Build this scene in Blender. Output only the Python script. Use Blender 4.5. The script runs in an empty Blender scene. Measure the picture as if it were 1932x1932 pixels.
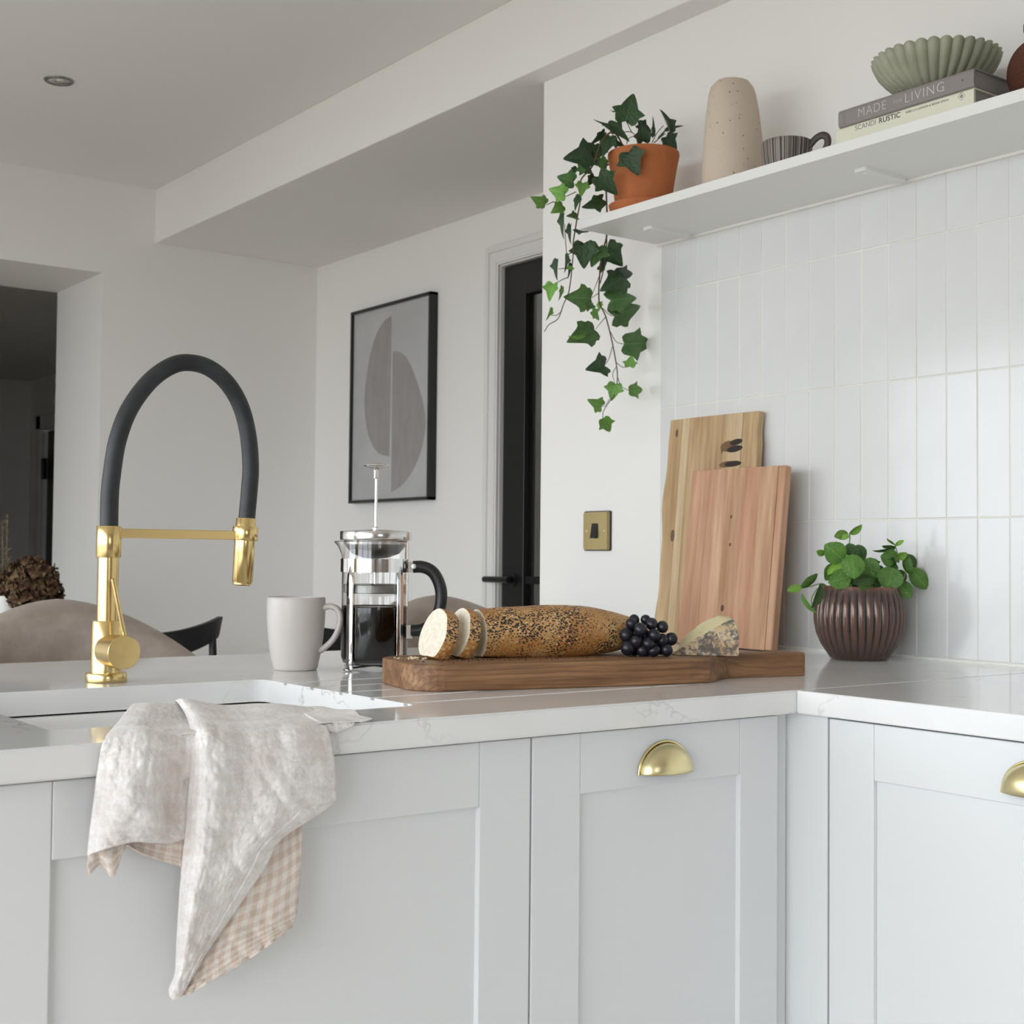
import bpy, bmesh, math, random
from mathutils import Vector, Matrix, noise
PI = math.pi
sc = bpy.context.scene
COL = sc.collection
random.seed(7)

# ------------------------------------------------------------------ camera
RCAM = Matrix(((0.79931207, -0.0272334, -0.60029873),
               (-0.60084417, -0.02075931, -0.79909657),
               (0.00930033, 0.99941352, -0.0329562)))
CAM = Vector((0, 0, 1.0733))
FPX = 2579.0
cd = bpy.data.cameras.new('camera'); cam = bpy.data.objects.new('camera', cd); COL.objects.link(cam)
cam.matrix_world = Matrix.Translation(CAM) @ RCAM.to_4x4()
cd.sensor_width = 36; cd.lens = FPX / 1932 * 36; cd.clip_start = 0.02
cd.dof.use_dof = True; cd.dof.focus_distance = 1.85; cd.dof.aperture_fstop = 14
sc.camera = cam

# ------------------------------------------------------------------ light
w = bpy.data.worlds.new('overcast_sky'); sc.world = w; w.use_nodes = True
bg = w.node_tree.nodes['Background']
bg.inputs[0].default_value = (0.88, 0.945, 1.0, 1); bg.inputs[1].default_value = 6.3
sc.view_settings.view_transform = 'Standard'; sc.view_settings.look = 'None'
sc.view_settings.exposure = 0.0; sc.view_settings.gamma = 1.0; sc.view_settings.use_curve_mapping = False
sc.cycles.max_bounces = 12; sc.cycles.diffuse_bounces = 6; sc.cycles.glossy_bounces = 6
sc.cycles.transmission_bounces = 10; sc.cycles.caustics_reflective = False; sc.cycles.caustics_refractive = False

def portal(name, loc, rot, sx, sy):                     # tells the renderer where the sky enters a window opening
    l = bpy.data.lights.new(name, 'AREA'); l.shape = 'RECTANGLE'; l.size = sx; l.size_y = sy
    l.cycles.is_portal = True
    o = bpy.data.objects.new(name, l); COL.objects.link(o); o.location = loc; o.rotation_euler = rot
WIN1 = (-1.3, 4.6, 0.06, 2.16)       # glazed garden doors in the left wall: y0, y1, z0, z1
WIN_FILL = (-0.7, 0.2, 1.05, 2.0)        # unseen window added behind the camera for fill light: x0, x1, z0, z1
XL, YB = -1.75, -2.6
portal('portal', (XL - 0.05, (WIN1[0]+WIN1[1])/2, (WIN1[2]+WIN1[3])/2), (0, -PI/2, 0), WIN1[3]-WIN1[2], WIN1[1]-WIN1[0])
portal('portal', ((WIN_FILL[0]+WIN_FILL[1])/2, YB - 0.05, (WIN_FILL[2]+WIN_FILL[3])/2), (PI/2, 0, 0), WIN_FILL[1]-WIN_FILL[0], WIN_FILL[3]-WIN_FILL[2])

# ------------------------------------------------------------------ helpers
def ray(px, py):
    return RCAM @ Vector((px - 966.0, -(py - 966.0), -FPX))
def on_x(px, py, x): r = ray(px, py); return CAM + r * (x / r.x)
def on_y(px, py, y): r = ray(px, py); return CAM + r * (y / r.y)
def on_z(px, py, z): r = ray(px, py); return CAM + r * ((z - CAM.z) / r.z)
def on_d(px, py, d): r = ray(px, py); return CAM + r * (d / FPX)
FWD = RCAM @ Vector((0, 0, -1)); RIGHT = RCAM @ Vector((1, 0, 0)); UP = RCAM @ Vector((0, 1, 0))
def depth(p): return (Vector(p) - CAM).dot(FWD)

WM = {}
def setp(o, label=None, cat=None, group=None, kind=None):
    if label: o['label'] = label
    if cat: o['category'] = cat
    if group: o['group'] = group
    if kind: o['kind'] = kind
    return o
def thing(name, label, cat, loc=(0, 0, 0), rot=None, group=None):
    o = bpy.data.objects.new(name, None); COL.objects.link(o); o.empty_display_size = 0.05
    M = Matrix.Translation(Vector(loc)) @ (rot.to_4x4() if rot else Matrix.Identity(4))
    o.matrix_world = M; WM[o.name] = M
    return setp(o, label, cat, group)
def place(o, parent=None, local=False, M=None):
    COL.objects.link(o)
    if M is None: M = Matrix.Identity(4)
    if parent:
        o.parent = parent
        if local: o.matrix_parent_inverse = Matrix.Identity(4); WM[o.name] = WM[parent.name] @ M
        else: o.matrix_parent_inverse = WM[parent.name].inverted(); WM[o.name] = M
    else: WM[o.name] = M
    o.matrix_basis = M
    return o
def finish(me, mat, smooth):
    mats = mat if isinstance(mat, (list, tuple)) else [mat]
    for m in mats: me.materials.append(m)
    if smooth is not None:
        me.polygons.foreach_set('use_smooth', [True] * len(me.polygons))
        if smooth < 179: me.set_sharp_from_angle(angle=math.radians(smooth))
def obj(name, bm, mat, parent=None, local=False, smooth=None, bevel=0, seg=2, M=None, label=None, cat=None, group=None, kind=None):
    me = bpy.data.meshes.new(name)
    if not isinstance(bm, tuple):
        bmesh.ops.recalc_face_normals(bm, faces=bm.faces); bm.to_mesh(me); bm.free()
    else: me.from_pydata(*bm)
    finish(me, mat, smooth)
    o = bpy.data.objects.new(name, me); place(o, parent, local, M)
    if bevel:
        m = o.modifiers.new('bevel', 'BEVEL'); m.width = bevel; m.segments = seg; m.limit_method = 'ANGLE'; m.angle_limit = math.radians(40)
    return setp(o, label, cat, group, kind)
def share(name, me, parent=None, local=False, M=None, label=None, cat=None, group=None):
    o = bpy.data.objects.new(name, me); place(o, parent, local, M); return setp(o, label, cat, group)
def bmn(): return bmesh.new()
def box(bm, x0, x1, y0, y1, z0, z1):
    v = [bm.verts.new((x, y, z)) for x in (x0, x1) for y in (y0, y1) for z in (z0, z1)]
    for f in ((0, 1, 3, 2), (4, 6, 7, 5), (0, 4, 5, 1), (2, 3, 7, 6), (0, 2, 6, 4), (1, 5, 7, 3)):
        bm.faces.new([v[i] for i in f])
    return bm
def B(*a): return box(bmn(), *a)
def boxes(*l):
    bm = bmn()
    for a in l: box(bm, *a)
    return bm
def lathe(prof, n=48, c=(0, 0, 0), rad=None, bm=None):
    """prof: (r, z); closed at r = 0 ends.  rad(theta, i) scales the radius."""
    bm = bm or bmn(); rings = []
    for i, (r, z) in enumerate(prof):
        if r < 1e-6: rings.append([bm.verts.new((c[0], c[1], c[2] + z))]); continue
        rg = []
        for k in range(n):
            a = 2 * PI * k / n; q = r * (rad(a, i) if rad else 1)
            rg.append(bm.verts.new((c[0] + q * math.cos(a), c[1] + q * math.sin(a), c[2] + z)))
        rings.append(rg)
    for a, b in zip(rings, rings[1:]):
        if len(a) == 1 and len(b) == 1: continue
        for k in range(n):
            k2 = (k + 1) % n
            if len(a) == 1: bm.faces.new((a[0], b[k], b[k2]))
            elif len(b) == 1: bm.faces.new((a[k], a[k2], b[0]))
            else: bm.faces.new((a[k], a[k2], b[k2], b[k]))
    return bm
def catmull(pts, n):
    pts = [Vector(p) for p in pts]; out = []
    for i in range(len(pts) - 1):
        p0 = pts[i - 1] if i else pts[0] * 2 - pts[1]
        p1, p2 = pts[i], pts[i + 1]
        p3 = pts[i + 2] if i + 2 < len(pts) else pts[-1] * 2 - pts[-2]
        for k in range(n):
            t = k / n
            out.append(0.5 * ((2 * p1) + (-p0 + p2) * t + (2 * p0 - 5 * p1 + 4 * p2 - p3) * t * t + (-p0 + 3 * p1 - 3 * p2 + p3) * t ** 3))
    out.append(pts[-1]); return out
def tube(path, r, n=12, bm=None, cap=True, sx=1.0, up=None):
    """sweep; r number or list; sx flattens across the first frame axis"""
    bm = bm or bmn(); path = [Vector(p) for p in path]; rings = []; nrm = None
    for i, p in enumerate(path):
        t = (path[min(i + 1, len(path) - 1)] - path[max(i - 1, 0)]).normalized()
        if nrm is None:
            nrm = Vector(up) if up else (Vector((0, 0, 1)) if abs(t.z) < .9 else Vector((1, 0, 0)))
        nrm = (nrm - t * nrm.dot(t)).normalized(); bi = t.cross(nrm)
        q = r[i] if isinstance(r, (list, tuple)) else r
        rings.append([bm.verts.new(p + nrm * (q * sx * math.cos(2 * PI * k / n)) + bi * (q * math.sin(2 * PI * k / n))) for k in range(n)])
    for a, b in zip(rings, rings[1:]):
        for k in range(n): bm.faces.new((a[k], a[(k + 1) % n], b[(k + 1) % n], b[k]))
    if cap and n > 2: bm.faces.new(rings[0][::-1]); bm.faces.new(rings[-1])
    return bm
def prism(poly, fn0, fn1, bm=None):
    """poly of 2-D points, fn0 / fn1 map them to the two end faces"""
    bm = bm or bmn()
    a = [bm.verts.new(fn0(*p)) for p in poly]; b = [bm.verts.new(fn1(*p)) for p in poly]
    bm.faces.new(a); bm.faces.new(b[::-1]); n = len(poly)
    for k in range(n): bm.faces.new((a[k], a[(k + 1) % n], b[(k + 1) % n], b[k]))
    return bm
def roundrect(x0, x1, y0, y1, r, n=6):
    out = []
    for cx, cy, a0 in ((x1 - r, y1 - r, 0), (x0 + r, y1 - r, 90), (x0 + r, y0 + r, 180), (x1 - r, y0 + r, 270)):
        for k in range(n + 1):
            a = math.radians(a0 + 90 * k / n); out.append((cx + r * math.cos(a), cy + r * math.sin(a)))
    return out
def ico(bm, c, r, sub=2, scale=(1, 1, 1)):
    bmesh.ops.create_icosphere(bm, subdivisions=sub, radius=1, matrix=Matrix.Translation(c) @ Matrix.Diagonal((r * scale[0], r * scale[1], r * scale[2], 1)))
    return bm
def frame_mat(xa, ya, za, loc):
    M = Matrix((xa, ya, za)).transposed().to_4x4(); M.translation = loc; return M
def fnoise(p, s, o=0.0): return noise.noise(Vector((p[0] * s + o, p[1] * s - o, p[2] * s + 3.1 * o)))

# ------------------------------------------------------------------ materials
def nt(name):
    m = bpy.data.materials.new(name); m.use_nodes = True
    t = m.node_tree; return m, t, t.nodes['Principled BSDF']
def N(t, kind, **kw):
    n = t.nodes.new(kind)
    for k, v in kw.items():
        if hasattr(n, k): setattr(n, k, v)
        else: n.inputs[k.replace('_', ' ')].default_value = v
    return n
def L(t, a, b): t.links.new(a, b)
def coords(t, kind='Object', scale=(1, 1, 1), rot=(0, 0, 0)):
    tc = N(t, 'ShaderNodeTexCoord'); mp = N(t, 'ShaderNodeMapping')
    mp.inputs['Scale'].default_value = scale; mp.inputs['Rotation'].default_value = rot
    L(t, tc.outputs[kind], mp.inputs[0]); return mp.outputs[0]
def ramp(t, src, stops):
    r = N(t, 'ShaderNodeValToRGB'); e = r.color_ramp.elements
    while len(e) < len(stops): e.new(0.5)
    for k, (p, c) in enumerate(stops):
        e[k].position = p; e[k].color = (*c, 1) if len(c) == 3 else c
    L(t, src, r.inputs[0]); return r.outputs[0]
def mix(t, fac, a, b):
    n = N(t, 'ShaderNodeMix', data_type='RGBA')
    for s, v in ((0, fac), (6, a), (7, b)):
        if isinstance(v, (int, float)): n.inputs[s].default_value = v
        elif isinstance(v, tuple): n.inputs[s].default_value = (*v, 1)
        else: L(t, v, n.inputs[s])
    return n.outputs[2]
def bump(t, src, bs, strength=0.2, dist=0.002):
    b = N(t, 'ShaderNodeBump'); b.inputs['Strength'].default_value = strength; b.inputs['Distance'].default_value = dist
    L(t, src, b.inputs['Height']); L(t, b.outputs[0], bs.inputs['Normal'])
def noise_out(t, vec, scale, detail=3, rough=0.5, out=0):
    n = N(t, 'ShaderNodeTexNoise'); n.inputs['Scale'].default_value = scale; n.inputs['Detail'].default_value = detail
    n.inputs['Roughness'].default_value = rough
    if vec is not None: L(t, vec, n.inputs['Vector'])
    return n.outputs[out]
def math_(t, op, a, b=None):
    n = N(t, 'ShaderNodeMath', operation=op)
    for i, v in enumerate((a, b)):
        if v is None: continue
        if isinstance(v, (int, float)): n.inputs[i].default_value = v
        else: L(t, v, n.inputs[i])
    return n.outputs[0]
def basic(name, col, rough=0.5, metal=0.0, nscale=0, nstr=0.1, ndist=0.001, var=0.0, vscale=8, **kw):
    m, t, b = nt(name)
    b.inputs['Base Color'].default_value = (*col, 1); b.inputs['Roughness'].default_value = rough; b.inputs['Metallic'].default_value = metal
    for k, v in kw.items(): b.inputs[k.replace('_', ' ')].default_value = v
    if nscale or var: vec = coords(t)
    if nscale: bump(t, noise_out(t, vec, nscale), b, nstr, ndist)
    if var:
        n = noise_out(t, vec, vscale, 4)
        L(t, mix(t, ramp(t, n, [(0.3, (0, 0, 0)), (0.7, (1, 1, 1))]), tuple(c * (1 - var) for c in col), tuple(min(1, c * (1 + var)) for c in col)), b.inputs['Base Color'])
    return m
M = {}
M['wall'] = basic('wall_paint', (0.855, 0.835, 0.81), 0.75, nscale=140, nstr=0.05)
M['ceiling'] = basic('ceiling_paint', (0.82, 0.805, 0.785), 0.85, nscale=120, nstr=0.05)
M['wall_dark'] = basic('reflection_dark_wall', (0.30, 0.245, 0.215), 0.8, var=0.1, vscale=3)  # dark tone made up so brass and chrome mirror some contrast
M['trim'] = basic('trim_paint', (0.77, 0.755, 0.73), 0.45)
M['floor'] = basic('oak_floor', (0.56, 0.50, 0.43), 0.45, var=0.12, vscale=5)
M['cab'] = basic('cabinet_paint', (0.765, 0.78, 0.79), 0.38, nscale=300, nstr=0.02)
M['carcass'] = basic('carcass_board', (0.70, 0.70, 0.69), 0.5)
M['plinth'] = basic('plinth_paint', (0.62, 0.62, 0.61), 0.5)
M['shelf'] = basic('shelf_paint', (0.80, 0.80, 0.775), 0.4)
M['grout'] = basic('cream_grout', (0.82, 0.79, 0.71), 0.9, nscale=200)
M['sink'] = basic('white_composite', (0.86, 0.86, 0.86), 0.25)
M['rubber'] = basic('black_rubber', (0.018, 0.020, 0.023), 0.48, var=0.5, vscale=25)
M['chrome'] = basic('chrome', (0.82, 0.82, 0.82), 0.06, 1.0)
M['steel'] = basic('brushed_steel', (0.70, 0.69, 0.67), 0.2, 1.0)
M['mesh_steel'] = basic('dark_steel_mesh', (0.30, 0.29, 0.28), 0.35, 0.9, nscale=900, nstr=0.6)
M['blackplastic'] = basic('black_plastic', (0.012, 0.012, 0.012), 0.38)
M['blackpaint'] = basic('black_paint', (0.010, 0.010, 0.010), 0.35)
M['blackwood'] = basic('black_wood', (0.012, 0.012, 0.013), 0.45, nscale=60)
M['mug'] = basic('taupe_glaze', (0.63, 0.58, 0.545), 0.32, nscale=30, nstr=0.05)
M['mug_in'] = basic('white_glaze', (0.82, 0.80, 0.78), 0.25)
M['coffee'] = basic('coffee', (0.012, 0.005, 0.003), 0.08)
M['foam'] = basic('coffee_foam', (0.45, 0.33, 0.20), 0.5)
M['terracotta'] = basic('terracotta', (0.47, 0.150, 0.05), 0.85, nscale=80, nstr=0.15, var=0.12, vscale=9)
M['soil'] = basic('soil', (0.05, 0.035, 0.025), 0.95, nscale=60, nstr=0.8)
M['stem'] = basic('vine_stem', (0.10, 0.065, 0.035), 0.7)
M['mintstem'] = basic('mint_stem', (0.20, 0.30, 0.09), 0.6)
M['grape'] = basic('grape_skin', (0.013, 0.013, 0.022), 0.34, var=0.6, vscale=90)
M['grapestem'] = basic('grape_stem', (0.22, 0.2, 0.08), 0.7)
M['paper'] = basic('book_pages', (0.34, 0.31, 0.29), 0.8)
M['taupebook'] = basic('taupe_cover', (0.255, 0.225, 0.215), 0.6, nscale=300, nstr=0.1)
M['creambook'] = basic('cream_cover', (0.72, 0.71, 0.58), 0.6)
M['ink'] = basic('dark_ink', (0.05, 0.05, 0.05), 0.6)
M['palefoil'] = basic('pale_lettering', (0.58, 0.55, 0.54), 0.5)
M['greyink'] = basic('grey_ink', (0.13, 0.13, 0.14), 0.6)
M['rust'] = basic('rust_ceramic', (0.105, 0.036, 0.02), 0.7, nscale=120, nstr=0.1)
M['lamp'] = basic('lamp_glass', (0.75, 0.72, 0.62), 0.15)
M['white'] = basic('white_ceramic', (0.75, 0.74, 0.72), 0.35)
M['tabletop'] = basic('oak_table', (0.40, 0.29, 0.19), 0.45, var=0.15, vscale=12)
M['crumb'] = basic('crumb', (0.75, 0.62, 0.42), 0.9)
M['seed'] = basic('poppy_seed', (0.02, 0.018, 0.018), 0.6)
M['patio'] = basic('patio_stone', (0.33, 0.31, 0.28), 0.85, var=0.2, vscale=2)
M['winframe'] = basic('window_frame', (0.05, 0.05, 0.055), 0.4)
M['caulk'] = basic('white_sealant', (0.86, 0.85, 0.80), 0.45)
M['switchblack'] = basic('black_rocker', (0.015, 0.015, 0.015), 0.4)
def mk_brass(name, col, rough):
    m, t, b = nt(name)
    b.inputs['Metallic'].default_value = 1; b.inputs['Roughness'].default_value = rough; b.inputs['Base Color'].default_value = (*col, 1)
    b.inputs['Anisotropic'].default_value = 0.4
    bump(t, noise_out(t, coords(t, scale=(500, 500, 8)), 1, 2), b, 0.03, 0.0003)
    return m
M['brass'] = mk_brass('brushed_brass', (0.74, 0.555, 0.25), 0.21)
M['palebrass'] = mk_brass('satin_pale_brass', (0.80, 0.70, 0.40), 0.30)
M['antique'] = mk_brass('antique_brass', (0.50, 0.40, 0.20), 0.32)
def mk_glass(name, tint=(1, 1, 1), rough=0.0):
    m, t, b = nt(name)
    b.inputs['Base Color'].default_value = (*tint, 1); b.inputs['Transmission Weight'].default_value = 1
    b.inputs['Roughness'].default_value = rough; b.inputs['IOR'].default_value = 1.47
    return m
M['glass'] = mk_glass('beaker_glass')
M['pane'] = mk_glass('door_glass', (0.82, 0.84, 0.82))
def mk_tile():
    m, t, b = nt('handmade_tile_glaze')
    oi = N(t, 'ShaderNodeObjectInfo')
    base = ramp(t, oi.outputs['Random'], [(0.0, (0.70, 0.70, 0.695)), (0.5, (0.71, 0.71, 0.705)), (1.0, (0.72, 0.72, 0.715))])
    vec = coords(t)
    n = noise_out(t, vec, 7, 3); L(t, mix(t, ramp(t, n, [(0.4, (0, 0, 0)), (0.75, (.5, .5, .5))]), base, (0.66, 0.66, 0.65)), b.inputs['Base Color'])
    b.inputs['Roughness'].default_value = 0.16
    bump(t, noise_out(t, vec, 16, 2), b, 0.12, 0.004)
    return m
M['tile'] = mk_tile()
def mk_quartz():
    m, t, b = nt('veined_quartz')
    vec = coords(t)
    warp = N(t, 'ShaderNodeVectorMath', operation='MULTIPLY_ADD')
    nz = noise_out(t, vec, 5, 5, 0.65, out=1); L(t, nz, warp.inputs[0]); warp.inputs[1].default_value = (0.24, 0.24, 0.24); L(t, vec, warp.inputs[2])
    vo = N(t, 'ShaderNodeTexVoronoi', feature='DISTANCE_TO_EDGE'); vo.inputs['Scale'].default_value = 3.6; L(t, warp.outputs[0], vo.inputs['Vector'])
    line = ramp(t, vo.outputs['Distance'], [(0.0, (1, 1, 1)), (0.010, (0, 0, 0))])
    msk = ramp(t, noise_out(t, vec, 6, 2), [(0.47, (0, 0, 0)), (0.62, (1, 1, 1))])
    f = math_(t, 'MULTIPLY', line, msk); f = math_(t, 'MULTIPLY', f, 0.5)
    cloud = mix(t, ramp(t, noise_out(t, vec, 9, 4), [(0.4, (0, 0, 0)), (0.7, (1, 1, 1))]), (0.83, 0.83, 0.825), (0.795, 0.795, 0.79))
    L(t, mix(t, f, cloud, (0.36, 0.32, 0.28)), b.inputs['Base Color'])
    b.inputs['Roughness'].default_value = 0.10; b.inputs['IOR'].default_value = 1.55
    return m
M['quartz'] = mk_quartz()
def mk_wood(name, dark, mid, light, axis, scale=1.0, rough=0.5, contrast=1.0, coord='Object', seedv=0.0):
    """grain runs along axis 0/1/2 of the object's own coordinates"""
    m, t, b = nt(name)
    s = [26 * scale] * 3; s[axis] = 2.2 * scale
    vec = coords(t, coord, tuple(s))
    vec.node.inputs['Location'].default_value = (seedv, seedv * .7, seedv * 1.3)
    n1 = noise_out(t, vec, 1.0, 5, 0.6)
    s2 = [120 * scale] * 3; s2[axis] = 6 * scale
    n2 = noise_out(t, coords(t, coord, tuple(s2)), 1.0, 3, 0.6)
    c = ramp(t, n1, [(0.5 - 0.22 / contrast, dark), (0.5, mid), (0.5 + 0.2 / contrast, light)])
    c = mix(t, ramp(t, n2, [(0.35, (.35, .35, .35)), (0.6, (0, 0, 0))]), c, tuple(x * 0.55 for x in dark))
    L(t, c, b.inputs['Base Color']); b.inputs['Roughness'].default_value = rough
    bump(t, n2, b, 0.15, 0.0006)
    return m

# ------------------------------------------------------------------ the room
CEIL, SOFF = 2.432, 2.231
XW, XP, YW = 2.031, 2.655, 4.853          # tiled wall face, picture wall, back wall
YEND = 2.597                              # where the tiled wall stops
def struct(name, bm, mat, label, **k): return obj(name, bm, mat, label=label, kind='structure', **k)
struct('floor', boxes((XL - .3, 3.9, YB - .3, 11.3, -0.12, 0.0)), M['floor'], 'pale oak floor running through kitchen and hall')
struct('ceiling', boxes((XL - .3, 3.9, YB - .3, 11.3, CEIL, CEIL + .12)), M['ceiling'], 'flat painted grey white ceiling with a recessed spotlight')
struct('ceiling_beam', B(1.967, XP + .15, YB, YW, SOFF, CEIL), M['wall'], 'boxed white beam dropping below the ceiling along the kitchen', bevel=0.003)
OX = 1.772                                # right side of the wide opening in the back wall
OT = 2.094
struct('wall_back', boxes((OX, XP + .15, YW, YW + .49, 0, CEIL), (.0, OX, YW, YW + .49, OT, CEIL), (XL - .3, .0, YW, YW + .49, 0, CEIL)), M['wall'],
       'pale back wall of the dining area with a wide opening')
wr = struct('wall_right', boxes((XW + .006, XP + .15, YB, YEND, 0, CEIL)), M['wall'], 'white kitchen wall, tiled between worktop and shelf')
DY0, DY1, DT = 2.78, 3.606, 2.034         # doorway in the picture wall
struct('wall_side', boxes((XP, XP + .15, DY1, YW, 0, CEIL), (XP, XP + .15, YEND, DY0, 0, CEIL), (XP, XP + .15, DY0, DY1, DT, CEIL)), M['wall'],
       'white dining wall carrying the framed print and black door')
struct('wall_left', boxes((XL - .3, XL, YB, WIN1[0], 0, CEIL), (XL - .3, XL, WIN1[1], YW, 0, CEIL), (XL - .3, XL, WIN1[0], WIN1[1], WIN1[3], CEIL), (XL - .3, XL, WIN1[0], WIN1[1], 0, WIN1[2])), M['wall'],
       'white wall with wide glazed garden doors')
struct('wall_front', boxes((XL, WIN_FILL[0], YB - .3, YB, 0, CEIL), (WIN_FILL[1], XP, YB - .3, YB, 0, CEIL), (WIN_FILL[0], WIN_FILL[1], YB - .3, YB, 0, WIN_FILL[2]), (WIN_FILL[0], WIN_FILL[1], YB - .3, YB, WIN_FILL[3], CEIL)), M['wall_dark'],
       'unseen kitchen wall darkened for metal reflections, with an added fill window')
# hall beyond the opening and the passage behind the black door
HX, HY = 3.44, 10.95
struct('wall_hall', boxes((XL - .3, HX + .2, HY, HY + .2, 0, CEIL), (HX, HX + .2, YW + .49, 9.85, 0, CEIL), (HX, HX + .2, 10.62, HY, 0, CEIL), (HX, HX + .2, 9.85, 10.62, 2.02, CEIL), (XL - .3, XL, YW + .49, HY, 0, CEIL), (XP + .15, HX, YW + .49, YW + .64, 0, CEIL)), M['wall'],
       'shaded hall walls seen through the wide opening')
struct('wall_passage', boxes((3.75, 3.9, 1.9, YW + .6, 0, CEIL), (XP + .15, 3.75, 1.9, 2.05, 0, CEIL)), M['wall'], 'dim passage wall behind the glazed black door')
def win_frame(name, along, pos, a0, a1, z0, z1, n):
    t = thing(name, 'dark framed window glazing', 'window', (0, 0, 0)); t['kind'] = 'structure'; del t['category']
    for k in range(n + 1):
        a = a0 + (a1 - a0) * k / n
        g = (pos - .06, pos, a - .035, a + .035, z0, z1) if along == 'y' else (a - .035, a + .035, pos - .06, pos, z0, z1)
        obj('mullion', B(*g), M['winframe'], t)
    for zz in (z0 + .03, z1 - .03):
        g = (pos - .055, pos - .005, a0, a1, zz - .03, zz + .03) if along == 'y' else (a0, a1, pos - .055, pos - .005, zz - .03, zz + .03)
        obj('rail', B(*g), M['winframe'], t)
win_frame('window_1', 'y', XL - .05, WIN1[0], WIN1[1], WIN1[2], WIN1[3], 5)
win_frame('fill_window', 'x', YB - .05, WIN_FILL[0], WIN_FILL[1], WIN_FILL[2], WIN_FILL[3], 2)  # frame of the opening added for fill light
struct('ground', boxes((-30, XL - .3, -30, 30, -.3, -.1), (XL - .3, 20, -30, YB - .3, -.3, -.1)), M['patio'], 'grey patio paving outside the garden doors')

# tiles --------------------------------------------------------------
GY0, PITCH = 2.1246, 0.06178
rows = [(0.9035, 1.148), (1.148, 1.399), (1.399, 1.6495), (1.6495, 1.757)]
struct_g = obj('grout_bed', B(XW + .0010, XW + .0075, 0.2, 2.172, 0.9, 1.757), M['grout'], wr)
def tile_mesh(wd, ht):
    g = 0.0007; a, b = wd / 2 - g, ht / 2 - g; c = 0.0011; bm = bmn()
    R0 = [bm.verts.new((.006, s * a, u * b)) for s, u in ((-1, -1), (1, -1), (1, 1), (-1, 1))]
    R1 = [bm.verts.new((.001, s * a, u * b)) for s, u in ((-1, -1), (1, -1), (1, 1), (-1, 1))]
    R2 = [bm.verts.new((0, s * (a - c), u * (b - c))) for s, u in ((-1, -1), (1, -1), (1, 1), (-1, 1))]
    for P, Q in ((R0, R1), (R1, R2)):
        for k in range(4): bm.faces.new((P[k], P[(k + 1) % 4], Q[(k + 1) % 4], Q[k]))
    bm.faces.new(R2); bmesh.ops.recalc_face_normals(bm, faces=bm.faces)
    me = bpy.data.meshes.new('tile'); bm.to_mesh(me); bm.free(); me.materials.append(M['tile']); return me
rt = random.Random(3)
for z0, z1 in rows:
    full = tile_mesh(PITCH, z1 - z0); cut = tile_mesh(2.172 - GY0, z1 - z0)
    for c in range(-1, 29):
        y1 = GY0 - PITCH * c; me = full; yc = y1 - PITCH / 2
        if c == -1: me = cut; yc = (2.172 + GY0) / 2
        Mx = Matrix.Translation((XW + rt.uniform(-.0004, .0004), yc, (z0 + z1) / 2)) @ Matrix.Rotation(rt.uniform(-.0025, .0025), 4, 'Y') @ Matrix.Rotation(rt.uniform(-.006, .006), 4, 'Z')
        share('tile', me, wr, M=Mx)
obj('sealant_bead', tube([(XW - .001, 0.1, .902), (XW - .001, 2.172, .902)], .004, 8), M['caulk'], wr, smooth=60)

# door, architrave ----------------------------------------------------
d = thing('door_1', 'black framed glazed door with lever handle beside the framed print', 'door', (XP, DY1, 0)); d['kind'] = 'structure'; del d['category']
dx0, dx1 = XP + .012, XP + .052
obj('stile', B(dx0, dx1, DY1 - .118, DY1 - .003, 0.01, DT - .006), M['blackpaint'], d, bevel=.002)
obj('stile', B(dx0, dx1, DY0 + .003, DY0 + .118, 0.01, DT - .006), M['blackpaint'], d, bevel=.002)
obj('rail', B(dx0, dx1, DY0 + .118, DY1 - .118, DT - .110, DT - .006), M['blackpaint'], d, bevel=.002)
obj('rail', B(dx0, dx1, DY0 + .118, DY1 - .118, 0.01, 0.22), M['blackpaint'], d, bevel=.002)
obj('glazing_bar', B(dx0 + .008, dx1 - .008, DY0 + .118, DY1 - .118, .988, 1.012), M['blackpaint'], d)
for z0, z1 in ((.22, .988), (1.012, DT - .110)): obj('pane', B(dx0 + .017, dx0 + .023, DY0 + .118, DY1 - .118, z0, z1), M['pane'], d)
hb = tube([(dx0, DY1 - .06, 1.0), (dx0 - .045, DY1 - .06, 1.0)], .010, 12)
tube([(dx0 - .045, DY1 - .10, 1.0), (dx0 - .047, DY1 + .03, 1.0)], .010, 12, bm=hb)
tube([(dx0 - .004, DY1 - .06, 1.0), (dx0 + .001, DY1 - .06, 1.0)], .026, 20, bm=hb)
obj('door_handle', hb, M['blackpaint'], d, smooth=50)
tr = thing('trim_1', 'moulded white architrave around the black door', 'trim', (XP, DY1, 0)); tr['kind'] = 'structure'; del tr['category']
for wd, th, off in ((.064, .014, 0), (.020, .022, .044), (.012, .018, .006)):
    y0, y1 = DY1 + off, DY1 + off + (wd if off == 0 else wd)
    obj('moulding', B(XP - th, XP + .001, y0, y1, 0, DT + off + wd), M['trim'], tr, bevel=.002)
    obj('moulding', B(XP - th + .0003, XP + .001, DY0 - off - wd, y0, DT + off, DT + off + wd), M['trim'], tr, bevel=.002)
obj('door_lining', boxes((XP - .002, XP + .15, DY1 - .0025, DY1 + .004, 0, DT), (XP - .002, XP + .15, DY0, DY1, DT - .004, DT + .004)), M['trim'], tr)
tr2 = thing('trim_2', 'white architrave around the hall door', 'trim', (HX, 10.62, 0)); tr2['kind'] = 'structure'; del tr2['category']
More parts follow.
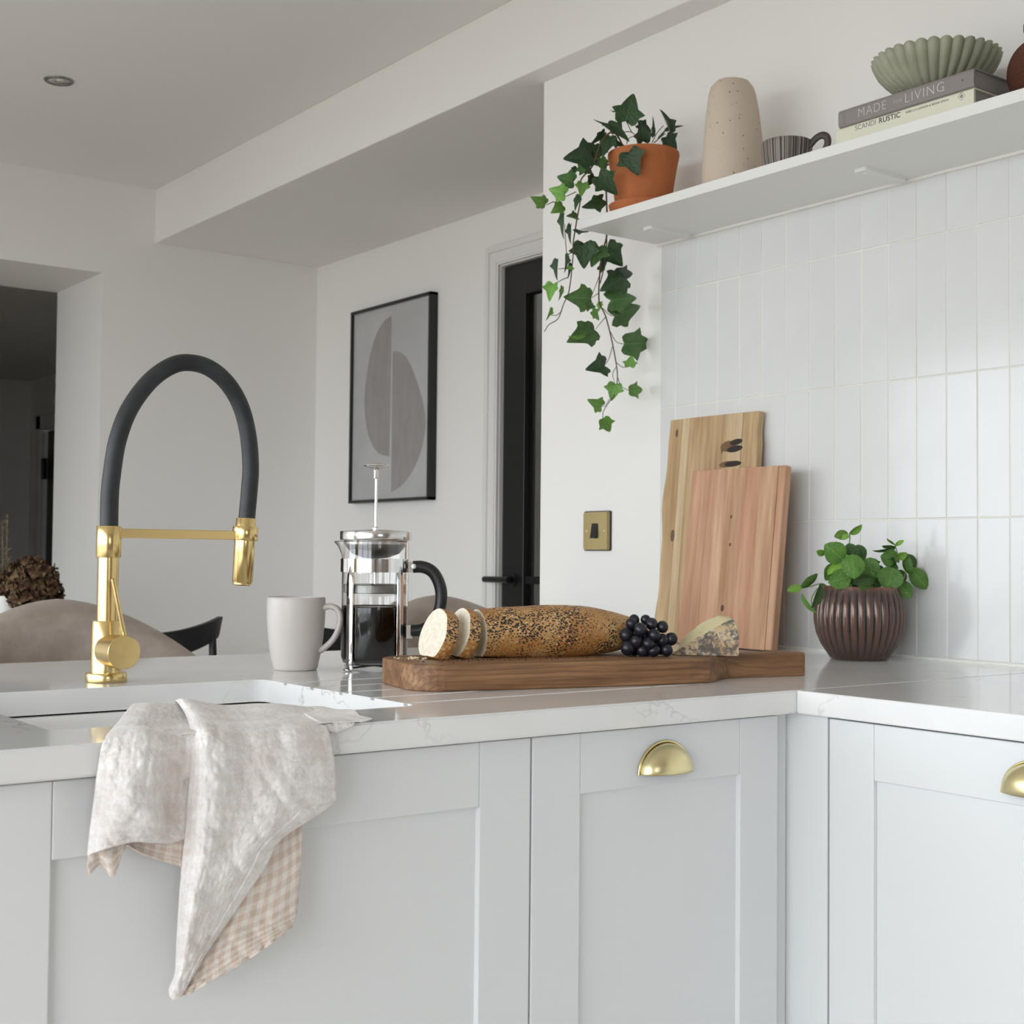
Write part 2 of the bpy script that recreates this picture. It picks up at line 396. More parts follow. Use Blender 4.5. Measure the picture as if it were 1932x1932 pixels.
obj('moulding', boxes((HX - .03, HX + .001, 10.62, 10.74, 0, 2.14), (HX - .03, HX + .001, 9.75, 10.74, 2.02, 2.14)), M['trim'], tr2, bevel=.01)
obj('hinge', B(HX - .02, HX + .01, 10.56, 10.618, 1.64, 1.80), M['blackpaint'], tr2)
d2 = thing('door_2', 'dark hall door seen through the wide opening', 'door', (HX, 10.6, 0)); d2['kind'] = 'structure'; del d2['category']
obj('door_leaf', B(HX + .03, HX + .07, 9.85, 10.615, 0.01, 2.015), M['blackpaint'], d2)
obj('door_panel', B(HX + .022, HX + .03, 10.0, 10.46, 0.3, 1.85), M['blackpaint'], d2)

# recessed ceiling light ----------------------------------------------
dl = thing('ceiling_spotlight', 'round chrome recessed spotlight set in the ceiling', 'ceiling light', (1.285, 3.90, CEIL))
obj('bezel', lathe([(.030, .004), (.030, -.004), (.034, -.006), (.040, -.004), (.042, .001)], 40, (1.285, 3.90, CEIL)), M['mesh_steel'], dl, smooth=50)
obj('reflector', lathe([(.030, -.001), (.020, .0), (.012, .0)], 40, (1.285, 3.90, CEIL - .002)), M['steel'], dl, smooth=50)
obj('bulb', lathe([(.013, -.002), (.010, -.004), (0, -.005)], 24, (1.288, 3.885, CEIL)), M['lamp'], dl, smooth=80)

# framed print ----------------------------------------------------------
def mk_print():
    m, t, b = nt('print_paper'); v = coords(t)
    n = noise_out(t, v, 5, 5, .6); L(t, ramp(t, n, [(.3, (.43, .43, .43)), (.7, (.50, .50, .50))]), b.inputs['Base Color']); b.inputs['Roughness'].default_value = .6
    m2, t, b = nt('print_shape'); v = coords(t, scale=(6, 6, 2))
    n = noise_out(t, v, 4, 5, .7); L(t, ramp(t, n, [(.3, (.29, .265, .255)), (.7, (.345, .32, .31))]), b.inputs['Base Color']); b.inputs['Roughness'].default_value = .6
    return m, m2
M['print'], M['shape'] = mk_print()
PY0, PY1, PZ0, PZ1, PX = 3.977, 4.527, 1.271, 2.001, XP - .034
pf = thing('framed_print', 'black framed abstract print of two grey half ovals on white wall', 'picture', (XP, 4.25, PZ0))
ft = .011
for a in ((PY0, PY0 + ft, PZ0, PZ1), (PY1 - ft, PY1, PZ0, PZ1), (PY0, PY1, PZ0, PZ0 + ft), (PY0, PY1, PZ1 - ft, PZ1)):
    obj('frame_bar', B(PX, XP - .001, *a), M['blackpaint'], pf, bevel=.001)
pp = obj('print', B(PX + .010, PX + .014, PY0 + ft, PY1 - ft, PZ0 + ft, PZ1 - ft), M['print'], pf)
for pl in ([(415, 458), (380, 480), (350, 525), (325, 590), (308, 650), (294, 740), (286, 800), (280, 880), (284, 950), (291, 1010), (305, 1060), (325, 1108), (350, 1136), (375, 1147), (403, 1150)],
           [(420, 635), (440, 633), (462, 641), (485, 660), (502, 690), (524, 740), (542, 790), (560, 850), (573, 905), (582, 970), (580, 1020), (572, 1075), (556, 1135), (535, 1190), (510, 1235), (482, 1275), (452, 1305), (412, 1328)]):
    pts = [on_x(580 + a / 2.61, 420 + b / 2.61, PX + .0096) for a, b in pl]
    obj('printed_shape', prism([(p.y, p.z) for p in pts], lambda y, z: (PX + .0096, y, z), lambda y, z: (PX + .0102, y, z)), M['shape'], pp)

# ------------------------------------------------------------------ kitchen units
WT, TH = 0.900, 0.0305                    # worktop height and thickness
YF, XF = 1.229, 1.398                     # front edges of peninsula and side run
YD, XD = 1.249, 1.416                     # door faces
DZ0, DZ1 = 0.115, 0.8655
def cup_pull(door, M0):
    a, c, dd = .0415, .0365, .026; nu, nv = 28, 10; bm = bmn(); g = []
    for i in range(nu + 1):
        u = -PI / 2 + PI * i / nu
        g.append([bm.verts.new((a * math.sin(u), -max(0, math.cos(u)) ** .8 * dd * math.sin(PI / 2 * j / nv) ** .8 , max(0, math.cos(u)) * c * math.cos(PI / 2 * j / nv))) for j in range(nv + 1)])
    for i in range(nu):
        for j in range(nv): bm.faces.new((g[i][j], g[i + 1][j], g[i + 1][j + 1], g[i][j + 1]))
    bmesh.ops.remove_doubles(bm, verts=bm.verts, dist=1e-5)
    o = obj('cup_handle', bm, M['palebrass'], door, M=M0, smooth=60)
    s = o.modifiers.new('s', 'SOLIDIFY'); s.thickness = .002
    rim = [(a * 1.035 * math.cos(PI * k / 32), -.001, c * 1.045 * math.sin(PI * k / 32)) for k in range(33)]
    obj('handle_rim', tube(rim, .0018, 8), M['palebrass'], door, M=M0, smooth=60)
def shaker(cab, face, a0, a1, handle=True, st=.0715):
    """door in the plane y=YD (face 'y', a along x) or x=XD (face 'x', a along y)"""
    th, rec = .020, .0075
    def bx(u0, u1, z0, z1, d0, d1):
        return (u0, u1, YD + d0, YD + d1, z0, z1) if face == 'y' else (XD + d0, XD + d1, u0, u1, z0, z1)
    dr = obj('door', B(*bx(a0 + st - .001, a1 - st + .001, DZ0 + st - .001, DZ1 - st + .001, rec, th)), M['cab'], cab)
    for u0, u1, z0, z1 in ((a0, a0 + st, DZ0, DZ1), (a1 - st, a1, DZ0, DZ1)):
        obj('stile', B(*bx(u0, u1, z0, z1, 0, th)), M['cab'], dr, bevel=.0012)
    for z0, z1 in ((DZ1 - st, DZ1), (DZ0, DZ0 + st)):
        obj('rail', B(*bx(a0 + st + .0004, a1 - st - .0004, z0, z1, .0002, th)), M['cab'], dr, bevel=.0012)
    if handle:
        m = (a0 + a1) / 2; z = .8085
        cup_pull(dr, frame_mat((1, 0, 0), (0, 1, 0), (0, 0, 1), (m, YD, z)) if face == 'y' else frame_mat((0, -1, 0), (1, 0, 0), (0, 0, 1), (XD, m, z)))
def base_unit(name, label, face, a0, a1, handle=True, sink=False, inner=0):
    t = thing(name, label, 'cabinet', ((a0 + a1) / 2, YD + .3, 0) if face == 'y' else (XD + .3, (a0 + a1) / 2, 0), group='fitted kitchen base units')
    top = .64 if sink else .842
    if face == 'y':
        obj('carcass', B(a0 - .001, a1 + .001, YD + .021, YD + .58, .11, top), M['carcass'], t)
        obj('plinth', B(a0 - .001, a1 + .001, YD + .05, YD + .066, 0, .108), M['plinth'], t)
        if sink: obj('carcass_side', boxes((a0 - .001, a0 + .017, YD + .021, YD + .58, top, .869), (a1 - .017, a1 + .001, YD + .021, YD + .58, top, .869), (a0, a1, YD + .0205, YD + .036, top, .869)), M['carcass'], t)
    else:
        obj('carcass', B(XD + .021, XW + .004, a0 - .001, a1 + .001, .11, top), M['carcass'], t)
        obj('plinth', B(XD + .05, XD + .066, a0 - .001, a1 + .001, 0, .108), M['plinth'], t)
    shaker(t, face, a0, a1, handle)
base_unit('base_cabinet', 'pale grey shaker base cabinet at the open end of peninsula', 'y', -.272, .3445, False)
base_unit('sink_cabinet', 'wide pale grey shaker cabinet below sink, behind the hanging towel', 'y', .3475, .9685, False, sink=True)
base_unit('base_cabinet', 'pale grey shaker cabinet with brass cup handle facing the camera', 'y', .9715, 1.3848, True)
base_unit('base_cabinet', 'bright shaker cabinet on side run with cup handle cropped by frame edge', 'x', .590, 1.188, True)
base_unit('base_cabinet', 'shaker cabinet at the open end of the side run', 'x', -.012, .586, True)
cp = thing('corner_post', 'plain pale grey corner filler post between the two cabinet runs', 'filler panel', (XD, 1.24, 0))
obj('filler_panel', boxes((1.3905, XD, YD + .012, YD + .030, .11, .8695)), M['cab'], cp, bevel=.003)
obj('filler_panel', boxes((XD + .0006, XD + .018, 1.1915, YD + .030, .11, .8695)), M['cab'], cp, bevel=.001)
obj('plinth', boxes((1.385, XD + .05, YD + .05, YD + .066, 0, .108), (XD + .05, XD + .066, 1.188, YD + .066, 0, .108)), M['plinth'], cp)
ep = obj('end_panel', B(-.295, -.275, YD, YD + .6, 0, .8695), M['cab'], label='pale grey end panel closing the peninsula', cat='end panel', bevel=.001)
bp = obj('back_panel', B(-.272, XW + .004, YD + .582, YD + .60, 0, .8695), M['cab'], label='pale grey back panel of the peninsula under the breakfast bar', cat='back panel')
ep2 = obj('end_panel', B(XD, XW + .004, -.035, -.015, 0, .8695), M['cab'], label='pale grey end panel closing the side run', cat='end panel', bevel=.001)

# worktops with sink cut-out and drainer grooves
SX0, SX1, SY0, SY1 = .446, .872, 1.339, 1.735
def bake_boolean(name, bm, cutters):
    me = bpy.data.meshes.new(name); bmesh.ops.recalc_face_normals(bm, faces=bm.faces); bm.to_mesh(me); bm.free()
    o = bpy.data.objects.new(name, me); COL.objects.link(o); tmp = []
    for cb in cutters:
        cm = bpy.data.meshes.new('cutter'); bmesh.ops.recalc_face_normals(cb, faces=cb.faces); cb.to_mesh(cm); cb.free()
        c = bpy.data.objects.new('cutter', cm); COL.objects.link(c); tmp.append(c)
        md = o.modifiers.new('b', 'BOOLEAN'); md.operation = 'DIFFERENCE'; md.object = c; md.solver = 'EXACT'
    dg = bpy.context.evaluated_depsgraph_get(); dg.update()
    out = bpy.data.meshes.new_from_object(o.evaluated_get(dg)); out.name = name
    for c in tmp + [o]:
        m_ = c.data; bpy.data.objects.remove(c); bpy.data.meshes.remove(m_)
    return out
PENB = 2.19
slab = B(-.31, XW + .003, YF, PENB, WT - TH, WT)
bmesh.ops.bevel(slab, geom=[e for e in slab.edges], offset=.0022, segments=2, affect='EDGES')
cut = prism(roundrect(SX0, SX1, SY0, SY1, .018), lambda x, y: (x, y, WT - .1), lambda x, y: (x, y, WT + .1))
gro = bmn()
for gy in (1.668, 1.594, 1.518, 1.441, 1.366):
    prism([(x, y) for x, y in roundrect(SX1 - .012, 1.36, gy - .0045, gy + .0045, .0044, 4)], lambda x, y: (x, y, WT - .0032), lambda x, y: (x, y, WT + .01), bm=gro)
me = bake_boolean('worktop', slab, [cut, gro]); finish(me, M['quartz'], None)
wt = bpy.data.objects.new('worktop', me); place(wt)
setp(wt, 'white veined quartz worktop of the peninsula with sink cut-out and drainer grooves', 'worktop')
bvm = wt.modifiers.new('bevel', 'BEVEL'); bvm.width = .0012; bvm.segments = 2; bvm.limit_method = 'ANGLE'; bvm.angle_limit = math.radians(60)
obj('worktop', B(XF, XW + .003, -.045, YF - .0006, WT - TH, WT), M['quartz'], bevel=.002, label='white quartz worktop of the side run along the tiled wall', cat='worktop')
sk = thing('sink', 'white undermounted rectangular sink set into the quartz worktop', 'sink', ((SX0 + SX1) / 2, (SY0 + SY1) / 2, .69))
def bowl_bm():
    bm = bmn(); rings = []
    for ins, z in ((-.022, WT - TH - .0075), (.004, WT - TH - .0075), (.006, WT - TH - .011), (.010, .72), (.022, .695), (.06, .688), (.17, .684)):
        rr = roundrect(SX0 + ins, SX1 - ins, SY0 + ins, SY1 - ins, max(.012, .045 - abs(ins) * .3), 6) if ins < .15 else roundrect(SX0 + ins, SX1 - ins, SY0 + ins, SY1 - ins, .02, 6)
        rings.append([bm.verts.new((x, y, z)) for x, y in rr])
    for a, b in zip(rings, rings[1:]):
        n = len(a)
        for k in range(n): bm.faces.new((a[k], a[(k + 1) % n], b[(k + 1) % n], b[k]))
    bm.faces.new(rings[-1]); return bm
o = obj('bowl', bowl_bm(), M['sink'], sk, smooth=50); s = o.modifiers.new('s', 'SOLIDIFY'); s.thickness = .006; s.offset = 1
obj('drain', lathe([(0, .002), (.02, .002), (.038, .003), (.042, .001), (.043, -.002)], 32, ((SX0 + SX1) / 2, (SY0 + SY1) / 2, .6845)), M['steel'], sk, smooth=40)

# shelf
SH0, SH1, SHX, SHY = 1.7575, 1.7765, 1.807, 2.182
shf = thing('wall_shelf', 'long white floating shelf on the tiled kitchen wall', 'shelf', (XW, 1.2, SH0))
obj('shelf_board', B(SHX, XW + .006, -.2, SHY, SH0, SH1), M['shelf'], shf, bevel=.0012)
for y in (2.074, 1.529, .98):
    b_ = prism(roundrect(1.899, 2.014, y - .014, y + .014, .006, 4), lambda x, yy: (x, yy, SH0 - .0065), lambda x, yy: (x, yy, SH0 + .0005))
    br = obj('bracket_plate', b_, M['shelf'], shf, bevel=.0006)
    obj('screw', lathe([(0, -.0015), (.003, -.001), (.0035, .001)], 12, (1.915, y, SH0 - .0065)), M['shelf'], br)
obj('sealant_bead', tube([(XW - .002, -.2, SH0 - .001), (XW - .002, SHY, SH0 - .001)], .0042, 8), M['caulk'], shf, smooth=60)

# switch
sw = thing('light_switch', 'square antique brass light switch with black rocker on white wall', 'light switch', (XW + .006, 2.381, 1.09))
cy, cz, h = 2.381, 1.135, .0455
pm = prism(roundrect(cy - h, cy + h, cz - h, cz + h, .004, 4), lambda y, z: (XW + .006, y, z), lambda y, z: (XW + .001, y, z))
obj('back_box', pm, M['blackpaint'], sw)
h = .044
pm = prism(roundrect(cy - h, cy + h, cz - h, cz + h, .003, 4), lambda y, z: (XW + .0008, y, z), lambda y, z: (XW - .005, cy + (y - cy) * .94, cz + (z - cz) * .94))
obj('plate', pm, M['antique'], sw)
rk = bmn(); prism([(cy - .0095, cz - .017), (cy + .0095, cz - .017), (cy + .0095, cz + .017), (cy - .0095, cz + .017)], lambda y, z: (XW - .004, y, z), lambda y, z: (XW - .007 - .006 * (.5 - (z - cz) / .034), y, z), bm=rk)
obj('rocker', rk, M['switchblack'], sw, bevel=.0008)
for s_ in (-1, 1): obj('screw', lathe([(.0034, 0), (.003, .0012), (0, .0016)], 16), M['palebrass'], sw, M=frame_mat((0, 0, 1), (0, -1, 0), (1, 0, 0), (XW - .0048, cy + s_ * .030, cz)) @ Matrix.Rotation(PI, 4, 'X'), smooth=40)

# ------------------------------------------------------------------ tap
TX, TY = .677, 1.811
tap = thing('kitchen_tap', 'brushed brass kitchen tap with arched black hose and pull-out spray', 'tap', (TX, TY, WT))
def TP(px, py): return on_y(px, py, TY)
br = M['brass']
obj('base_plate', lathe([(0, 0), (.0268, 0), (.0272, .001), (.0272, .011), (.0262, .0125), (0, .0125)], 56, (TX, TY, WT)), br, tap, smooth=40)
obj('lower_body', lathe([(.0205, .012), (.0205, .0815), (.0198, .0825), (0, .0825)], 56, (TX, TY, WT)), br, tap, smooth=40)
obj('upper_body', lathe([(.0138, .08), (.0138, .17)], 48, (TX, TY, WT)), br, tap, smooth=40)
obj('collar', lathe([(.0138, .1675), (.0162, .1680), (.0165, .1685), (.0165, .2095), (.0160, .2102), (0, .2102)], 48, (TX, TY, WT)), br, tap, smooth=40)
hose = [Vector((TX, TY, WT + .205))] + [TP(*p) for p in ((209.5, 940), (211, 895), (222, 830), (244, 772), (280, 722), (318, 693), (352, 684), (392, 693), (428, 722), (454, 766), (468, 820), (473, 880), (470, 930), (465, 985))]
hose[1].x = TX; 
obj('hose', tube(catmull(hose, 7), .0121, 20), M['rubber'], tap, smooth=80)
h0, h1 = TP(464.5, 978), TP(457, 1104); ax = (h1 - h0).normalized(); Ls = (h1 - h0).length
u1 = Vector((0, 1, 0)); v1 = ax.cross(u1); HM = frame_mat(v1, u1, -ax, h0) @ Matrix.Rotation(PI, 4, 'X')
def along(prof, n=44): return lathe(prof, n)
sp = obj('spray_head', along([(0, 0), (.0136, 0), (.0142, .001), (.0142, .032), (.0146, .032), (.0146, Ls - .006), (.0138, Ls - .005), (.0138, Ls - .001), (.0128, Ls), (0, Ls)]), br, tap, smooth=40, M=HM)
obj('spray_ring', along([(.0140, .0118), (.0178, .0120), (.0182, .0128), (.0182, .0315), (.0178, .0322), (.0146, .0325)]), br, tap, smooth=40, M=HM)
obj('spray_face', along([(0, Ls + .0008), (.011, Ls + .0006), (.012, Ls - .0004)]), M['blackplastic'], sp, local=True)
a0, a1 = TP(224, 1004), TP(440, 1011)
obj('support_arm', B(a0.x - .004, a1.x + .003, TY - .0045, TY + .0045, (a0.z + a1.z) / 2 - .0068, (a0.z + a1.z) / 2 + .0060), br, tap, bevel=.0008)
vz = WT + .043
VM = frame_mat((1, 0, 0), (0, 0, 1), (0, -1, 0), (TX, TY, vz))
vb = obj('valve', lathe([(.0215, .012), (.0215, .0335), (.0209, .0340), (.0209, .0348), (.0222, .0352), (.0222, .0625), (.0216, .0632), (0, .0634)], 56), br, tap, smooth=40, M=VM)
l0 = Vector((TX + .006, TY - .050, vz + .018)); l1 = on_y(213, 1092, TY - .052)
obj('lever', tube([l0, l1], .0029, 14), br, tap, smooth=40)

# ------------------------------------------------------------------ mug
mp = on_z(557, 1263.5, WT); kx = depth(mp) / FPX
hd = Vector((.70, -.71, 0)).normalized()
mug = thing('mug', 'matt taupe mug standing on the worktop beside the coffee press', 'mug', mp)
prof = [(0, .0), (.030, 0), (.0325, .0012), (.0335, .004), (.0375, .022), (.0415, .048), (.0436, .075), (.0442, .100), (.0440, .1085), (.0430, .1100), (.0418, .1085)]
obj('body', lathe(prof, 56, mp), M['mug'], mug, smooth=60)
obj('inner_glaze', lathe([(.0418, .1085), (.0415, .10), (.0405, .07), (.036, .03), (.028, .008), (0, .006)], 56, mp), M['mug_in'], mug, smooth=60)
hp = [mp + hd * x + Vector((0, 0, z)) for x, z in ((.0425, .094), (.053, .0965), (.0645, .092), (.0690, .080), (.067, .064), (.060, .049), (.050, .038), (.0375, .029))]
obj('handle', tube(catmull(hp, 6), .0066, 14, sx=.72), M['mug'], mug, smooth=80)

# ------------------------------------------------------------------ cafetiere
cp0 = on_z(705.5, 1263, WT)
RH = Vector((.80, -.60, 0)); TC = Vector((-.60, -.80, 0))
caf = thing('coffee_press', 'glass and chrome coffee press half full of black coffee', 'coffee press', cp0)
k = depth(cp0) / FPX
def zc(py): return (1263 - py) * k
R0 = .0507
zb, zl = .0085, zc(1020)
def spout(a, i):
    dirp = math.atan2(-RH.y, -RH.x); da = (a - dirp + PI) % (2 * PI) - PI
    return 1 + (SPO[i] * math.exp(-(da / .24) ** 2))
gp = [(0, zb), (R0 - .010, zb), (R0 - .003, zb + .003), (R0, zb + .012), (R0, zl - .040), (R0, zl - .022), (R0, zl - .010), (R0, zl - .002), (R0 - .0018, zl - .001), (R0 - .0022, zl - .010), (R0 - .0022, zl - .022), (R0 - .0022, zl - .04), (R0 - .0022, zb + .013), (R0 - .005, zb + .005), (R0 - .012, zb + .0025), (0, zb + .0025)]
SPO = [0, 0, 0, 0, 0, .02, .12, .26, .26, .13, .03, 0, 0, 0, 0, 0]
obj('beaker', lathe(gp, 72, cp0, spout), M['glass'], caf, smooth=60)
zcof = zc(1145); ri = R0 - .0018
cf = obj('coffee', lathe([(0, zb + .003), (ri - .010, zb + .0032), (ri - .003, zb + .0062), (ri, zb + .013), (ri, zcof), (0, zcof)], 64, cp0), M['coffee'], caf, smooth=50)
obj('foam_ring', lathe([(ri - .0005, zcof), (ri - .0002, zcof + .0015), (ri - .003, zcof + .0008), (ri - .02, zcof + .0004)], 64, cp0), M['foam'], caf, smooth=60)
lidp = [(R0 - .004, zl - .006), (R0 - .003, zl), (.0538, zl + .0005), (.0544, zl + .002), (.0544, zl + .0125), (.0536, zl + .014), (.012, zl + .0165), (0, zl + .0168)]
lid = obj('lid', lathe(lidp, 72, cp0), M['steel'], caf, smooth=35)
obj('lid_dome', lathe([(R0 - .004, zl - .004), (R0 - .006, zl - .010), (.036, zl - .020), (.018, zl - .0265), (0, zl - .028)], 56, cp0), M['mesh_steel'], lid, smooth=60)
obj('collar', lathe([(.0052, zl + .0165), (.0050, zl + .0195), (.003, zl + .0215)], 20, cp0), M['chrome'], lid, smooth=40)
zk = zc(876)
pl = obj('plunger_rod', lathe([(.0024, zc(1108)), (.0024, zk - .020)], 14, cp0), M['chrome'], caf, smooth=40)
obj('knob', lathe([(0, zk - .022), (.0042, zk - .022), (.0048, zk - .021), (.0044, zk - .009), (.006, zk - .006), (.019, zk - .0035), (.0202, zk - .0015), (.0195, zk), (.010, zk + .0016), (0, zk + .002)], 40, cp0), M['chrome'], pl, smooth=50)
zp = zc(1108)
pg = obj('filter_plate', lathe([(0, zp + .002), (.040, zp + .002), (ri - .003, zp + .0045), (ri - .0012, zp + .003), (ri - .0012, zp - .008), (ri - .004, zp - .009), (0, zp - .008)], 56, cp0), M['mesh_steel'], pl, smooth=40)
spg = []
for q in range(300):
    a = q * .42; spg.append(cp0 + Vector(((ri - .0015) * math.cos(a * .16), (ri - .0015) * math.sin(a * .16), zp + .003 + .0016 * math.sin(a * 5))))
zb0, zb1 = zc(1079.5), zc(1054.5)
obj('band', lathe([(R0 + .0008, zb0), (R0 + .0022, zb0), (R0 + .0022, zb1), (R0 + .0008, zb1), (R0 + .0008, zb0)], 72, cp0), M['chrome'], caf, smooth=40)
base_ang = math.atan2(TC.y, TC.x)
for off in (-39, 52, 141, 231):
    a = base_ang + math.radians(off)          # measured from the camera side, positive to the right
    er = Vector((math.cos(a), math.sin(a), 0)); et = Vector((-er.y, er.x, 0))
    rr = R0 + .0018; path = [(rr, zc(1068), .0012), (rr, zc(1074), .0026), (rr, zc(1084), .0054), (rr, zc(1100), .0068), (rr, zc(1215), .0068), (rr, .016, .0066), (rr + .0002, .010, .0058), (rr - .002, .0045, .0060), (rr - .0005, .0012, .0062), (rr + .006, .0012, .0056), (rr + .0075, .0035, .0044)]
    bm = bmn(); f = []
    for r_, z_, w_ in path:
        c_ = cp0 + er * r_ + Vector((0, 0, z_))
        f.append([bm.verts.new(c_ + et * w_), bm.verts.new(c_ - et * w_)])
    for p_, q_ in zip(f, f[1:]): bm.faces.new((p_[0], p_[1], q_[1], q_[0]))
    o = obj('strap', bm, M['chrome'], caf, smooth=40); s = o.modifiers.new('s', 'SOLIDIFY'); s.thickness = .0012; s.offset = 0
for off in (-39, 52, 141, 231):
    a = base_ang + math.radians(off); er = Vector((math.cos(a), math.sin(a), 0))
    obj('base_bar', tube([cp0 + er * .002 + Vector((0, 0, .006)), cp0 + er * (R0 - .001) + Vector((0, 0, .0048))], .0016, 8), M['chrome'], caf, smooth=40)
def HPt(px, py): d_ = (px - 705.5) * k; return cp0 + RH * d_ + TC * .006 + Vector((0, 0, zc(py)))
hpts = [HPt(*p) for p in ((778, 1069), (795, 1069), (812, 1076), (824, 1092), (831, 1115), (830, 1142), (821, 1167), (805, 1183), (788, 1188.5), (775, 1189))]
obj('handle', tube(catmull(hpts, 6), .0098, 16, sx=.95), M['blackplastic'], caf, smooth=60)
obj('handle_bracket', boxes((-.002, .013, -.005, .005, -.008, .008)), M['chrome'], caf, M=frame_mat(RH, -TC, Vector((0, 0, 1)), HPt(768, 1069)), bevel=.001)
obj('handle_bracket', boxes((-.003, .009, -.005, .005, -.012, .008)), M['chrome'], caf, M=frame_mat(RH, -TC, Vector((0, 0, 1)), HPt(768, 1189)), bevel=.001)
obj('handle_screw', lathe([(.004, 0), (.0036, .001), (0, .0012)], 16), M['steel'], caf, M=frame_mat(RH, Vector((0, 0, 1)), TC, HPt(780, 1068) + TC * .0098) , smooth=40)

# ------------------------------------------------------------------ chopping board with bread, grapes and cheese
BT = .0345; BO = Vector((.948, 1.463, WT)); BA = Vector((.971, -.24, 0)).normalized(); BB = Vector((.24, .971, 0)).normalized()
BMx = frame_mat(BA, BB, Vector((0, 0, 1)), BO)
def BP(s, b, z=0): return BO + BA * s + BB * b + Vector((0, 0, z))
def board_wood():
    m, t, b = nt('acacia_wood'); 
    v = coords(t, 'Object', (1.6, 22, 22)); n1 = noise_out(t, v, 1.6, 5, .6)
    v2 = coords(t, 'Object', (5, 150, 150)); n2 = noise_out(t, v2, 1, 3, .6)
    wv = N(t, 'ShaderNodeTexWave', wave_type='RINGS', rings_direction='X'); wv.inputs['Scale'].default_value = 9; wv.inputs['Distortion'].default_value = 6; wv.inputs['Detail'].default_value = 2
    L(t, coords(t, 'Object', (.7, 4, 5)), wv.inputs['Vector'])
    c = ramp(t, n1, [(.30, (.115, .052, .022)), (.47, (.26, .128, .055)), (.62, (.37, .20, .094)), (.75, (.44, .26, .13))])
    c = mix(t, ramp(t, wv.outputs['Fac'], [(.0, (.5, .5, .5)), (.3, (0, 0, 0))]), c, (.13, .06, .027))
    c = mix(t, ramp(t, n2, [(.36, (.5, .5, .5)), (.55, (0, 0, 0))]), c, (.11, .05, .024))
    L(t, c, b.inputs['Base Color']); b.inputs['Roughness'].default_value = .55; bump(t, n2, b, .25, .0006)
    return m
M['acacia'] = board_wood()
cb = thing('chopping_board', 'thick brown wooden chopping board with handle lying under the bread', 'chopping board', BO, BMx.to_3x3())
W_ = .180
poly = []
def arc(cx, cy, r, a0, a1, n=8): return [(cx + r * math.cos(math.radians(a0 + (a1 - a0) * k_ / n)), cy + r * math.sin(math.radians(a0 + (a1 - a0) * k_ / n))) for k_ in range(n + 1)]
poly += arc(.05, .05, .05, 180, 270) + [(.30, -.001), (.40, .0)]
poly += [(.435, .006), (.455, .022), (.475, .044), (.50, .061), (.53, .066)]
poly += arc(.632, .079, .012, -90, 0, 4) + arc(.632, .101, .012, 0, 90, 4)
poly += [(.53, .114), (.50, .119), (.475, .136), (.455, .158), (.435, .174), (.40, .180)] + arc(.05, .13, .05, 90, 180)
bmb = prism(poly, lambda x, y: (x, y, 0), lambda x, y: (x, y, BT))
hole = prism(roundrect(.585, .625, .081, .099, .0088, 5), lambda x, y: (x, y, -.02), lambda x, y: (x, y, BT + .02))
me = bake_boolean('board', bmb, [hole]); finish(me, M['acacia'], None)
o = share('board', me, cb, local=True)
bv = o.modifiers.new('bevel', 'BEVEL'); bv.width = .003; bv.segments = 3; bv.limit_method = 'ANGLE'; bv.angle_limit = math.radians(50)
ZT = BT + .0002

def mk_crust():
    m, t, b = nt('seeded_crust'); v = coords(t)
    n = noise_out(t, v, 14, 4, .6)
    c = ramp(t, n, [(.30, (.30, .11, .03)), (.48, (.46, .22, .065)), (.66, (.56, .33, .13))])
    geo = N(t, 'ShaderNodeSeparateXYZ'); L(t, v, geo.inputs[0])
    vo = N(t, 'ShaderNodeTexVoronoi'); vo.inputs['Scale'].default_value = 360; L(t, coords(t, 'Object', (.8, 1.2, 1.2), (.4, .3, .8)), vo.inputs['Vector'])
    dist = ramp(t, noise_out(t, v, 22, 3), [(.34, (.20, .20, .20)), (.60, (.55, .55, .55))])
    isd = math_(t, 'LESS_THAN', vo.outputs['Distance'], dist)
    sep = N(t, 'ShaderNodeSeparateColor'); L(t, vo.outputs['Color'], sep.inputs[0])
    pick = math_(t, 'LESS_THAN', sep.outputs[0], .85); isd2 = math_(t, 'MULTIPLY', isd, pick)
    seed = mix(t, math_(t, 'GREATER_THAN', sep.outputs[1], .88), (.025, .018, .016), (.70, .55, .36))
    L(t, mix(t, isd2, c, seed), b.inputs['Base Color']); b.inputs['Roughness'].default_value = .45
    bump(t, math_(t, 'ADD', isd2, math_(t, 'MULTIPLY', n, 2.0)), b, .5, .0012)
    m2, t, b = nt('bread_crumb'); v = coords(t); n = noise_out(t, v, 160, 4, .6)
    L(t, ramp(t, n, [(.3, (.78, .68, .50)), (.6, (.90, .84, .72))]), b.inputs['Base Color']); b.inputs['Roughness'].default_value = .9; bump(t, n, b, .6, .002)
    m3, t, b = nt('plain_crust'); v = coords(t)
    vo = N(t, 'ShaderNodeTexVoronoi'); vo.inputs['Scale'].default_value = 190; L(t, coords(t, 'Object', (1, 1, 1), (.5, .6, .2)), vo.inputs['Vector'])
    L(t, ramp(t, vo.outputs['Distance'], [(.1, (.72, .50, .24)), (.6, (.46, .21, .06))]), b.inputs['Base Color']); b.inputs['Roughness'].default_value = .5; bump(t, vo.outputs['Distance'], b, .6, .0015)
    return m, m2, m3
M['crust'], M['crumbmat'], M['undercrust'] = mk_crust()
